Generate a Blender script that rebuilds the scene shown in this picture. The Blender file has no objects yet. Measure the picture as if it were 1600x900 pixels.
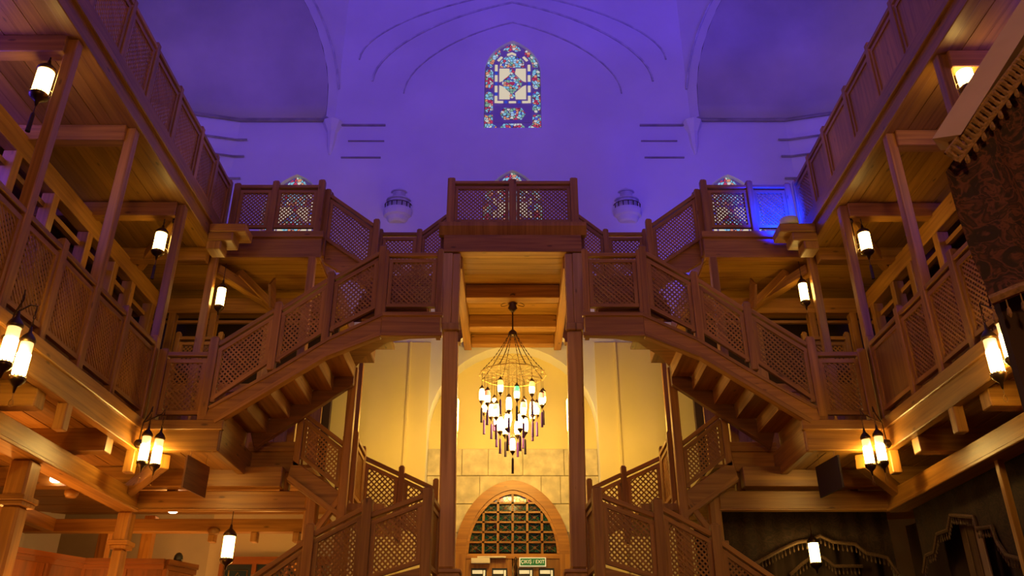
import bpy, bmesh, math, random
from mathutils import Vector, Matrix
random.seed(7)
C = bpy.context.scene.collection
ZO = 1.5                       # eye height: every z below is measured from the eye
# ------------------------------------------------------------------ camera
F = 1320.0
PITCH = math.atan(662 / F)
cam = bpy.data.cameras.new('camera'); cam.sensor_width = 36; cam.lens = F / 1600 * 36
cam.shift_x = -1 / 1600; cam.clip_start = .05
co = bpy.data.objects.new('camera', cam); C.objects.link(co)
co.location = (0, 0, ZO); co.rotation_euler = (math.pi / 2 + PITCH, 0, 0)
bpy.context.scene.camera = co
# ------------------------------------------------------------------ world, exposure, large lights
w = bpy.data.worlds.new('world'); bpy.context.scene.world = w; w.use_nodes = True
w.node_tree.nodes['Background'].inputs[0].default_value = (.02, .015, .05, 1)
w.node_tree.nodes['Background'].inputs[1].default_value = .3
vs = bpy.context.scene.view_settings
vs.view_transform = 'Standard'; vs.look = 'None'; vs.gamma = 1; vs.use_curve_mapping = False
vs.exposure = -0.14
BLUE = (.10, .045, 1.0); WARM = (1.0, .55, .16); AMBER = (1.0, .42, .08)
def aim(o, d): o.rotation_euler = Vector(d).to_track_quat('-Z', 'Y').to_euler()
def area(name, loc, d, sx, sy, e, col, spread=180):
    l = bpy.data.lights.new(name, 'AREA'); l.shape = 'RECTANGLE'; l.size = sx; l.size_y = sy
    l.energy = e; l.color = col; l.spread = math.radians(spread)
    o = bpy.data.objects.new(name, l); C.objects.link(o); o.location = (loc[0], loc[1], loc[2] + ZO); aim(o, d); return o
def point(name, loc, e, col, r=.05):
    l = bpy.data.lights.new(name, 'POINT'); l.energy = e; l.color = col; l.shadow_soft_size = r
    o = bpy.data.objects.new(name, l); C.objects.link(o); o.location = (loc[0], loc[1], loc[2] + ZO); return o
# blue flood washes standing on both upper galleries and above the entrance side
for m in (-1, 1):
    area('blue_wash', (m * 6.6, 4.5, 6.3), (-m * .40, .55, 1), 1.2, 5, 470, BLUE)
area('blue_wash', (0, -2.6, 8.6), (0, 1, .42), 4, 1.2, 110, BLUE, 70)
point('hall_warm_fill', (0, -2.9, 3.0), 430, (1, .55, .17), .35)  # unseen warm fill added behind the camera to light the wood fronts
sp = bpy.data.lights.new('blue_spot', 'SPOT'); sp.energy = 800; sp.color = (.0, .006, 1); sp.spot_size = math.radians(115); sp.spot_blend = .6; sp.shadow_soft_size = .05
spo = bpy.data.objects.new('blue_spot', sp); C.objects.link(spo); spo.location = (3.70, 9.70, 6.02 + ZO); aim(spo, (-.02, .75, .30))
# warm ground floor points: downlight glow plus unseen low fill added; glow inside the portal
for x, y, z, e in ((-5.3, 9.0, 1.2, 26), (-4.7, 11.6, 2.25, 12), (-5.2, 6.4, 1.0, 26), (-3.3, 11.6, 1.4, 12), (-3.4, 8.9, .6, 16)):
    point('ground_downlight_fill', (x, y, z), e, AMBER, .06)
for x, y, l, e in ((-5.7, 8.0, 3.2, 55), (-4.6, 10.5, 1.0, 18), (-3.6, 11.6, 1.2, 14)):
    area('ground_ceiling_fill', (x, y, 1.0), (.12, 0, 1), .8, l, e, AMBER)  # unseen upward fill added to brighten the ceiling boards; no cove is built
point('portal_glow', (0, 11.5, 3.6), 150, (1.0, .60, .10), .35)
for m in (-1, 1):
    point('landing_glow', (m * 1.75, 12.0, 3.7), 22, (1.0, .58, .09), .25)

# ------------------------------------------------------------------ materials
def mat(name):
    m = bpy.data.materials.new(name); m.use_nodes = True
    nt = m.node_tree; b = nt.nodes['Principled BSDF']; return m, nt, b
def N(nt, t, **k):
    n = nt.nodes.new(t)
    for a, v in k.items(): setattr(n, a, v)
    return n
def ramp(nt, stops, mode='LINEAR'):
    r = nt.nodes.new('ShaderNodeValToRGB'); cr = r.color_ramp; cr.interpolation = mode
    while len(cr.elements) < len(stops): cr.elements.new(.5)
    for e, (p, c) in zip(cr.elements, stops): e.position = p; e.color = (*c, 1)
    return r
def wood(name, dark, lite, rough=.42, sc=1.0):
    m, nt, b = mat(name); L = nt.links.new
    uv = N(nt, 'ShaderNodeUVMap'); oi = N(nt, 'ShaderNodeObjectInfo')
    ad = N(nt, 'ShaderNodeVectorMath', operation='ADD'); L(uv.outputs[0], ad.inputs[0])
    mu = N(nt, 'ShaderNodeMath', operation='MULTIPLY'); L(oi.outputs['Random'], mu.inputs[0]); mu.inputs[1].default_value = 37
    L(mu.outputs[0], ad.inputs[1])
    mp = N(nt, 'ShaderNodeMapping'); mp.inputs['Scale'].default_value = (1.1 * sc, 22 * sc, 1); L(ad.outputs[0], mp.inputs[0])
    n1 = N(nt, 'ShaderNodeTexNoise'); n1.inputs['Scale'].default_value = 1; n1.inputs['Detail'].default_value = 5; n1.inputs['Distortion'].default_value = .6
    L(mp.outputs[0], n1.inputs['Vector'])
    r = ramp(nt, [(.3, dark), (.7, lite)]); L(n1.outputs[0], r.inputs[0])
    # knots
    mk = N(nt, 'ShaderNodeMapping'); mk.inputs['Scale'].default_value = (2.2, 6, 1); L(ad.outputs[0], mk.inputs[0])
    vo = N(nt, 'ShaderNodeTexVoronoi'); vo.inputs['Scale'].default_value = 1; L(mk.outputs[0], vo.inputs['Vector'])
    kr = ramp(nt, [(.05, (.3, .3, .3)), (.11, (1, 1, 1))]); L(vo.outputs['Distance'], kr.inputs[0])
    mx = N(nt, 'ShaderNodeMix', data_type='RGBA', blend_type='MULTIPLY'); mx.inputs[0].default_value = .8
    L(r.outputs[0], mx.inputs[6]); L(kr.outputs[0], mx.inputs[7])
    # board to board variation
    hv = N(nt, 'ShaderNodeHueSaturation'); mr = N(nt, 'ShaderNodeMapRange'); mr.inputs[3].default_value = .78; mr.inputs[4].default_value = 1.15
    L(oi.outputs['Random'], mr.inputs[0]); L(mr.outputs[0], hv.inputs['Value']); L(mx.outputs[2], hv.inputs['Color'])
    L(hv.outputs[0], b.inputs['Base Color']); b.inputs['Roughness'].default_value = rough
    bp = N(nt, 'ShaderNodeBump'); bp.inputs['Strength'].default_value = .15; bp.inputs['Distance'].default_value = .004
    L(n1.outputs[0], bp.inputs['Height']); L(bp.outputs[0], b.inputs['Normal'])
    return m
def plain(name, col, rough=.5, metal=0, noise=0, nscale=8, bump=0):
    m, nt, b = mat(name); b.inputs['Base Color'].default_value = (*col, 1); b.inputs['Roughness'].default_value = rough; b.inputs['Metallic'].default_value = metal
    if noise:
        L = nt.links.new; tc = N(nt, 'ShaderNodeTexCoord'); n = N(nt, 'ShaderNodeTexNoise'); n.inputs['Scale'].default_value = nscale; n.inputs['Detail'].default_value = 6
        L(tc.outputs['Object'], n.inputs['Vector'])
        r = ramp(nt, [(.3, tuple(c * (1 - noise) for c in col)), (.7, tuple(min(1, c * (1 + noise * .5)) for c in col))]); L(n.outputs[0], r.inputs[0]); L(r.outputs[0], b.inputs['Base Color'])
        if bump:
            bp = N(nt, 'ShaderNodeBump'); bp.inputs['Strength'].default_value = bump; bp.inputs['Distance'].default_value = .01; L(n.outputs[0], bp.inputs['Height']); L(bp.outputs[0], b.inputs['Normal'])
    return m
def emit(name, col, s, base=(.8, .8, .8)):
    m, nt, b = mat(name); b.inputs['Base Color'].default_value = (*base, 1); b.inputs['Emission Color'].default_value = (*col, 1); b.inputs['Emission Strength'].default_value = s; return m
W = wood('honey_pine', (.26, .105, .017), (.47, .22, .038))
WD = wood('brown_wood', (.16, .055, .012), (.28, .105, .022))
WP = wood('pale_pine_plank', (.27, .12, .014), (.44, .215, .028))
WO = wood('orange_panel', (.17, .05, .008), (.28, .085, .014), .35)
WL = wood('pale_post_pine', (.46, .25, .075), (.68, .42, .15), .5, .6)
PL = plain('white_plaster', (.74, .73, .70), .85, 0, .10, .7, .25)
PD = plain('plaster_moulding', (.60, .59, .57), .85, 0, .3, 5)
PLS = plain('stained_shaded_plaster', (.50, .47, .44), .85, 0, .34, .5, .2)  # noise gives real stains; base tone darkened to put in the niche's shade
PDL = plain('ledge_shadow_tone', (.34, .31, .28), .85, 0, .4, 2.5)  # ledges coloured dark so that they draw as shadow lines
PLG = plain('aged_grey_plaster', (.36, .31, .22), .85, 0, .15, 1.5)
CREAM = plain('cream_plaster', (.78, .67, .31), .8, 0, .06, 1.2)
STONE = plain('limestone_block', (.66, .59, .40), .85, 0, .28, 7, .5)
STONEJ = plain('stone_joint', (.46, .39, .26), .9)
BRONZE = plain('dark_bronze', (.10, .06, .03), .35, .9)
BRASS = plain('aged_brass', (.42, .28, .10), .35, .9)
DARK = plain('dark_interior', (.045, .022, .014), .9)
LEAD = plain('warm_lead', (.16, .07, .02), .6)
BLK = plain('black_plastic', (.015, .015, .018), .4)
WHITE = plain('white_plastic', (.8, .78, .7), .4)
TASSEL = plain('purple_silk', (.11, .02, .24), .6)
DTASSEL = plain('dark_silk', (.035, .012, .03), .7)
FLOORM = plain('floor_carpet', (.20, .05, .03), .9, 0, .3, 3)
LAMPG = emit('lit_frosted_glass', (1.0, .64, .15), 24)
LAMPC = emit('lit_cluster_glass', (1.0, .64, .16), 60)
CHG = emit('lit_chandelier_glass', (1.0, .66, .21), 23)
SPOTE = emit('lit_downlight', (1.0, .75, .55), 14)
CLEARG = emit('dim_glass_neck', (1.0, .6, .2), 1.6)
def lamp_tint(n, c): return emit(n, c, 2.2)
GREENG = lamp_tint('green_glass', (.05, .5, .2)); REDG = lamp_tint('red_glass', (.8, .12, .04)); YELG = lamp_tint('yellow_glass', (1, .55, .1))
PANEW = emit('lit_cream_pane', (.95, .84, .55), .72, (.2, .18, .1))
def stained(name, s, dark=False, scale=17):
    m, nt, b = mat(name); L = nt.links.new
    tc = N(nt, 'ShaderNodeTexCoord'); v = N(nt, 'ShaderNodeTexVoronoi'); v.inputs['Scale'].default_value = scale; L(tc.outputs['Object'], v.inputs['Vector'])
    sep = N(nt, 'ShaderNodeSeparateColor'); L(v.outputs['Color'], sep.inputs[0])
    if dark: cs = [(0, (.004, .05, .025)), (.35, (.01, .09, .04)), (.62, (.10, .06, .015)), (.7, (.005, .06, .04)), (.92, (.06, .012, .01))]
    else: cs = [(0, (.5, .05, .08)), (.16, (.22, .55, .5)), (.36, (.7, .3, .12)), (.5, (.2, .42, .22)), (.64, (.62, .66, .42)), (.82, (.08, .12, .42)), (.9, (.35, .6, .55))]
    r = ramp(nt, cs, 'CONSTANT'); L(sep.outputs[0], r.inputs[0])
    v2 = N(nt, 'ShaderNodeTexVoronoi', feature='DISTANCE_TO_EDGE'); v2.inputs['Scale'].default_value = scale; L(tc.outputs['Object'], v2.inputs['Vector'])
    e = ramp(nt, [(.05, (.12, .08, .2)), (.10, (1, 1, 1))]); L(v2.outputs['Distance'], e.inputs[0])
    mx = N(nt, 'ShaderNodeMix', data_type='RGBA', blend_type='MULTIPLY'); mx.inputs[0].default_value = 1; L(r.outputs[0], mx.inputs[6]); L(e.outputs[0], mx.inputs[7])
    L(mx.outputs[2], b.inputs['Base Color']); b.inputs['Roughness'].default_value = .12
    if s: L(mx.outputs[2], b.inputs['Emission Color']); b.inputs['Emission Strength'].default_value = s
    return m
STG = stained('stained_glass_lit', .85); STD = stained('stained_glass_unlit', .12, True, 30)
BLUEP = emit('lit_blue_pane', (.03, .08, .5), .7, (.05, .05, .3)); REDP = emit('lit_red_pane', (.5, .03, .08), .6, (.3, .03, .05))
TRACERY = plain('window_tracery', (.40, .34, .42), .8)
def fabric(name, a, b_, sc=7):
    m, nt, b = mat(name); L = nt.links.new; tc = N(nt, 'ShaderNodeTexCoord')
    n = N(nt, 'ShaderNodeTexNoise'); n.inputs['Scale'].default_value = sc; n.inputs['Detail'].default_value = 3; n.inputs['Distortion'].default_value = 2.2; L(tc.outputs['Object'], n.inputs['Vector'])
    r = ramp(nt, [(.40, a), (.50, b_), (.55, a), (.66, tuple(c * .7 for c in b_))]); L(n.outputs[0], r.inputs[0]); L(r.outputs[0], b.inputs['Base Color']); b.inputs['Roughness'].default_value = .85
    return m
CARP = fabric('dark_patterned_textile', (.022, .010, .007), (.055, .024, .012))
CARP2 = fabric('floral_canopy_textile', (.024, .011, .008), (.13, .04, .022), 9)
TRIMD = plain('dull_braid', (.13, .07, .035), .8, 0, .4, 60, .4)
TRIMF = plain('braided_trim', (.30, .17, .07), .8, 0, .4, 60, .4)
CANV = plain('cream_canvas', (.50, .36, .22), .8, 0, .1, 4)
DRAPE = plain('tan_drape', (.20, .11, .045), .8, 0, .15, 8)
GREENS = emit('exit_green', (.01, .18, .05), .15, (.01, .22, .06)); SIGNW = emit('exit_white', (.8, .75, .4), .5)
GLASSD = plain('dark_window_glass', (.012, .03, .05), .1)

# ------------------------------------------------------------------ mesh helpers
class MB:
    def __init__(s): s.v = []; s.f = []; s.uv = []; s.k = random.random() * 20
    def face(s, pts, uvs=None):
        i = len(s.v); s.v += [Vector(p) for p in pts]; s.f.append(list(range(i, i + len(pts)))); s.uv.append(uvs or [(0, 0)] * len(pts))
    def hexa(s, P, ax=None):
        """P: 8 points, 0-3 one end (ring), 4-7 the other; grain runs from end to end"""
        i = len(s.v); s.v += [Vector(p) for p in P]; s.k += random.random() * 3
        ln = (P[4] - P[0]).length; a = (P[1] - P[0]).length; b = (P[2] - P[1]).length; k = s.k
        for q, (n0, n1, y0, y1) in enumerate(((0, 1, 0, a), (1, 2, a, a + b), (2, 3, a + b, 2 * a + b), (3, 0, 2 * a + b, 2 * a + 2 * b))):
            s.f.append([i + n0, i + n1, i + n1 + 4, i + n0 + 4]); s.uv.append([(0, k + y0), (0, k + y1), (ln, k + y1), (ln, k + y0)])
        s.f.append([i + 3, i + 2, i + 1, i]); s.uv.append([(0, k), (0, k + a), (b * .2, k + a), (b * .2, k)])
        s.f.append([i + 4, i + 5, i + 6, i + 7]); s.uv.append([(0, k), (0, k + a), (b * .2, k + a), (b * .2, k)])
        return s
    def box(s, x0, x1, y0, y1, z0, z1):
        if x0 > x1: x0, x1 = x1, x0
        if y0 > y1: y0, y1 = y1, y0
        V = Vector; d = (x1 - x0, y1 - y0, z1 - z0); m = d.index(max(d))
        if m == 0: P = [V((x, y, z)) for x in (x0, x1) for y, z in ((y0, z0), (y1, z0), (y1, z1), (y0, z1))]
        elif m == 1: P = [V((x, y, z)) for y in (y0, y1) for x, z in ((x1, z0), (x0, z0), (x0, z1), (x1, z1))]
        else: P = [V((x, y, z)) for z in (z0, z1) for x, y in ((x0, y0), (x1, y0), (x1, y1), (x0, y1))]
        return s.hexa(P)
    def bar(s, p0, p1, w, t, up=(0, 0, 1)):
        p0 = Vector(p0); p1 = Vector(p1); d = (p1 - p0).normalized(); up = Vector(up)
        a = d.cross(up)
        if a.length < 1e-4: a = d.cross(Vector((1, 0, 0)))
        a.normalize(); b = a.cross(d)
        o = [-a * w / 2 - b * t / 2, a * w / 2 - b * t / 2, a * w / 2 + b * t / 2, -a * w / 2 + b * t / 2]
        return s.hexa([p0 + q for q in o] + [p1 + q for q in o])
    def prism(s, poly, plane, lo, hi):
        """poly of 2D points in plane 'xz' (extruded along y), 'xy' (along z) or 'yz' (along x)"""
        def P(a, b, c): return {'xz': (a, c, b), 'xy': (a, b, c), 'yz': (c, a, b)}[plane]
        n = len(poly); i = len(s.v)
        s.v += [Vector(P(a, b, lo)) for a, b in poly] + [Vector(P(a, b, hi)) for a, b in poly]
        uv = [(a, b) for a, b in poly]
        s.f.append([i + j for j in range(n)][::-1]); s.uv.append(uv[::-1]); s.f.append([i + n + j for j in range(n)]); s.uv.append(uv)
        for j in range(n):
            k = (j + 1) % n; l = math.dist(poly[j], poly[k])
            s.f.append([i + j, i + k, i + n + k, i + n + j]); s.uv.append([(0, 0), (l, 0), (l, abs(hi - lo)), (0, abs(hi - lo))])
        return s
    def lathe(s, prof, c=(0, 0, 0), seg=12, R=None):
        c = Vector(c); i = len(s.v)
        for r, z in prof:
            for k in range(seg):
                a = 2 * math.pi * k / seg; p = Vector((r * math.cos(a), r * math.sin(a), z)); s.v.append(c + (R @ p if R else p))
        for j in range(len(prof) - 1):
            for k in range(seg):
                q = (k + 1) % seg; s.f.append([i + j * seg + k, i + j * seg + q, i + (j + 1) * seg + q, i + (j + 1) * seg + k]); s.uv.append([(0, 0), (0, 1), (1, 1), (1, 0)])
        s.f.append([i + k for k in range(seg)][::-1]); s.uv.append([(0, 0)] * seg)
        s.f.append([i + (len(prof) - 1) * seg + k for k in range(seg)]); s.uv.append([(0, 0)] * seg)
        return s
    def tube(s, pts, r, seg=6, closed=False):
        pts = [Vector(p) for p in pts]; i = len(s.v); n = len(pts)
        for j, p in enumerate(pts):
            a = pts[j - 1] if (j or closed) else p; b = pts[(j + 1) % n] if (j < n - 1 or closed) else p
            d = (b - a).normalized(); u = d.cross(Vector((0, 0, 1)))
            if u.length < .05: u = d.cross(Vector((0, 1, 0)))
            u.normalize(); w_ = u.cross(d)
            for k in range(seg):
                t = 2 * math.pi * k / seg; s.v.append(p + (u * math.cos(t) + w_ * math.sin(t)) * r)
        for j in range(n if closed else n - 1):
            jj = (j + 1) % n
            for k in range(seg):
                q = (k + 1) % seg; s.f.append([i + j * seg + k, i + j * seg + q, i + jj * seg + q, i + jj * seg + k]); s.uv.append([(0, 0), (0, 1), (1, 1), (1, 0)])
        return s
    def mesh(s, name, m, org=(0, 0, 0), smooth=False):
        me = bpy.data.meshes.new(name); og = Vector(org)
        me.from_pydata([p - og for p in s.v], [], s.f)
        ul = me.uv_layers.new(name='UVMap'); k = 0
        for uvs in s.uv:
            for q in uvs: ul.data[k].uv = q; k += 1
        me.materials.append(m)
        bm = bmesh.new(); bm.from_mesh(me); bmesh.ops.recalc_face_normals(bm, faces=bm.faces); bm.to_mesh(me); bm.free()
        if smooth:
            for p in me.polygons: p.use_smooth = len(p.vertices) == 4
        return me
    def build(s, name, m, parent=None, bevel=0, smooth=False, **tags):
        if parent is not None: org = Vector(parent['org_']) if 'org_' in parent else Vector((0, 0, 0))
        else:
            xs = [p.x for p in s.v]; ys = [p.y for p in s.v]; zs = [p.z for p in s.v]
            org = Vector(((min(xs) + max(xs)) / 2, (min(ys) + max(ys)) / 2, min(zs)))
        o = bpy.data.objects.new(name, s.mesh(name, m, org, smooth)); C.objects.link(o); o['org_'] = tuple(org)
        if parent is not None: o.parent = parent
        else: o.location = org + Vector((0, 0, ZO))
        if bevel:
            b = o.modifiers.new('bevel', 'BEVEL'); b.width = bevel; b.segments = 1; b.limit_method = 'ANGLE'
        for k, v in tags.items(): o[k] = v
        return o
def thing(name, label, cat, loc, group=None):
    o = bpy.data.objects.new(name, None); C.objects.link(o); o.empty_display_size = .1
    o.location = (loc[0], loc[1], loc[2] + ZO); o['org_'] = tuple(loc); o['label'] = label; o['category'] = cat
    if group: o['group'] = group
    return o
def tg(o, label, cat, group=None):
    o['label'] = label; o['category'] = cat
    if group: o['group'] = group
    return o
def copy_tree(o, parent=None):
    c = o.copy(); C.objects.link(c)
    if parent is not None: c.parent = parent
    for ch in KIDS.get(o.name, []): copy_tree(ch, c)
    return c
KIDS = {}
def clone(root, loc, rz=0, sc=1, label=None, group=None, cat=None):
    kids = [x for x in root.children]
    for k in kids: KIDS[k.name] = list(k.children)
    KIDS[root.name] = kids
    c = copy_tree(root); c.location = (loc[0], loc[1], loc[2] + ZO); c.rotation_euler = (0, 0, rz); c.scale = (sc, sc, sc); c['org_'] = tuple(loc)
    if label: c['label'] = label
    if group: c['group'] = group
    if cat: c['category'] = cat
    return c
def clip(p, d, poly):
    """clip the infinite line p + t d to a convex ccw polygon"""
    t0, t1 = -1e9, 1e9
    for i in range(len(poly)):
        a = poly[i]; b = poly[(i + 1) % len(poly)]; nx, ny = -(b[1] - a[1]), b[0] - a[0]
        den = nx * d[0] + ny * d[1]; num = nx * (a[0] - p[0]) + ny * (a[1] - p[1])
        if abs(den) < 1e-9:
            if num > 0: return None
            continue
        t = num / den
        if den > 0: t0 = max(t0, t)
        else: t1 = min(t1, t)
    return (t0, t1) if t1 - t0 > .012 else None
def lattice(mb, A, B, za0, za1, zb0, zb1, pitch=.041, w=.0185, t=.007):
    """diagonal slats filling the sheared panel between plan points A and B"""
    A = Vector(A); B = Vector(B); e = (B - A); L = e.length; e /= L; n = Vector((-e.y, e.x, 0)); E = Vector((e.x, e.y, 0))
    poly = [(0, za0), (L, zb0), (L, zb1), (0, za1)]; s2 = math.sqrt(.5)
    for sgn, off in ((1, .5), (-1, -.5)):
        d = (s2, s2 * sgn); nn = (-s2 * sgn, s2); vals = [q[0] * nn[0] + q[1] * nn[1] for q in poly]
        c = math.ceil(min(vals) / pitch) * pitch
        while c < max(vals):
            p = (nn[0] * c, nn[1] * c); r = clip(p, d, poly)
            if r:
                q0 = (p[0] + d[0] * r[0], p[1] + d[1] * r[0]); q1 = (p[0] + d[0] * r[1], p[1] + d[1] * r[1])
                P0 = Vector((A.x, A.y, 0)) + E * q0[0] + Vector((0, 0, q0[1])) + n * t * off; P1 = Vector((A.x, A.y, 0)) + E * q1[0] + Vector((0, 0, q1[1])) + n * t * off
                mb.bar(P0, P1, w, t, n)
            c += pitch
def railing(label, posts, panels, m=W, pw=.085, solid=(), group=None, pitch=.041, name='railing'):
    """posts: (x, y, z_bottom, z_top); panels: (i, j, rail_z_i, rail_z_j, base_z_i, base_z_j)"""
    T = thing(name, label, 'railing', (posts[0][0], posts[0][1], min(p[2] for p in posts)), group)
    for x, y, z0, z1 in posts:
        h = pw / 2; b = MB(); b.box(x - h, x + h, y - h, y + h, z0, z1 - .012)
        b.box(x - h * .7, x + h * .7, y - h * .7, y + h * .7, z1 - .012, z1 + .006)
        b.build('newel_post', m, T, .006)
    for n, (i, j, ra, rb, ba, bb) in enumerate(panels):
        a = Vector(posts[i][:2]); c = Vector(posts[j][:2]); d = (c - a).normalized(); A = a + d * pw * .45; B = c - d * pw * .45
        def at(P, z): return (P.x, P.y, z)
        b = MB(); b.bar(at(A, ra - .025), at(B, rb - .025), .07, .05); b.build('handrail', m, T, .005)
        ta, tb = ra - .105, rb - .105; ga, gb = ba + .05, bb + .05
        b = MB(); b.bar(at(A, ta), at(B, tb), .045, .045); b.bar(at(A, ga + .022), at(B, gb + .022), .045, .045)
        A2 = A + d * .03; B2 = B - d * .03
        b.box(A2.x - .022, A2.x + .022, A2.y - .022, A2.y + .022, ga, ta); b.box(B2.x - .022, B2.x + .022, B2.y - .022, B2.y + .022, gb, tb)
        fr = b.build('panel_frame', m, T)
        l = MB()
        if n in solid:
            nn = Vector((-d.y, d.x)) * .008; q = [A2 + nn, B2 + nn, B2 - nn, A2 - nn]; zz = [(ga, ta), (gb, tb), (gb, tb), (ga, ta)]
            l.hexa([Vector((p.x, p.y, z[0])) for p, z in zip(q, zz)] + [Vector((p.x, p.y, z[1])) for p, z in zip(q, zz)])
            l.build('solid_panel', m, fr)
        else:
            lattice(l, A2, B2, ga + .03, ta - .01, gb + .03, tb - .01, pitch)
            l.build('lattice', m, fr, kind='stuff')
    return T
def arc_pts(hw, z_s, z_a, n=10, cx=0, k=1.0):
    """pointed arch from (cx-hw, z_s) over the apex (cx, z_a) to (cx+hw, z_s)"""
    H = z_a - z_s; L = []
    R = (hw * hw + H * H) / (2 * hw) if H >= hw * .6 else None
    if H <= hw * 1.001:                          # depressed: ellipse with a slight point
        for i in range(n + 1):
            t = math.pi / 2 * i / n; L.append((cx - hw * math.cos(t), z_s + H * (math.sin(t) * .94 + .06 * (i / n))))
    else:
        c = -hw + R; t_end = math.acos(max(-1, min(1, -c / R)))
        a0 = math.pi; a1 = math.pi - math.atan2(H, c) if c > 0 else math.pi / 2
        for i in range(n + 1):
            t = a0 + (a1 - a0) * i / n; L.append((cx + c + R * math.cos(t), z_s + R * math.sin(t)))
    return L + [(2 * cx - x, z) for x, z in L[-2::-1]]
def strip_path(mb, pts, y0, y1, wd):
    """moulding of width wd following 2D points in the xz plane"""
    for (a, b) in zip(pts[:-1], pts[1:]):
        ym = (y0 + y1) / 2; mb.bar((a[0], ym, a[1]), (b[0], ym, b[1]), abs(y1 - y0), wd, (0, 0, 1) if abs(b[0] - a[0]) > 1e-3 else (1, 0, 0))
def planar_holes(name, m, outline, holes, y, depth, parent=None):
    """wall plate with real openings, thickness depth behind y"""
    bm = bmesh.new(); edges = []
    for loop in [outline] + holes:
        vv = [bm.verts.new((x, y, z)) for x, z in loop]
        edges += [bm.edges.new((vv[i], vv[(i + 1) % len(vv)])) for i in range(len(vv))]
    bmesh.ops.triangle_fill(bm, use_beauty=True, use_dissolve=False, edges=edges)
    bm.normal_update()
    r = bmesh.ops.extrude_face_region(bm, geom=bm.faces[:])
    for v in [g for g in r['geom'] if isinstance(g, bmesh.types.BMVert)]: v.co.y += depth
    bmesh.ops.recalc_face_normals(bm, faces=bm.faces)
    for v in bm.verts: v.co.z += ZO
    me = bpy.data.meshes.new(name); bm.to_mesh(me); bm.free(); me.materials.append(m)
    o = bpy.data.objects.new(name, me); C.objects.link(o); o['kind'] = 'structure'; o['org_'] = (0, 0, -ZO)
    return o

# ================================================================== THE SHELL
WS, WA = 1.42, 2.18      # stained window: height of springing and of apex
def win_outline(cx, z0, hw=.55):
    L = [(-hw * math.cos(q), z0 + WS + (WA - WS) * (.72 * math.sin(q) + .28 * (1 - math.cos(q)))) for q in [math.pi / 2 * k / 7 for k in range(8)]]
    L += [(-x, z) for x, z in L[-2::-1]]; return [(cx + hw, z0), (cx - hw, z0)] + [(cx + x, z) for x, z in L]
WIN = [(0, 9.93), (0, 6.79), (-3.97, 6.69), (3.97, 6.69)]
recess = [(1.36, -ZO), (-1.36, -ZO)] + arc_pts(1.36, 4.02, 5.45, 10)
outline = [(-5.2, -ZO), (5.2, -ZO), (5.2, 10.1), (3.4, 10.1), (3.4, 14.3), (-3.4, 14.3), (-3.4, 10.1), (-5.2, 10.1)]
wall_back = planar_holes('wall_back', PL, outline, [win_outline(*q) for q in WIN] + [recess], 13.0, .35)
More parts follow.
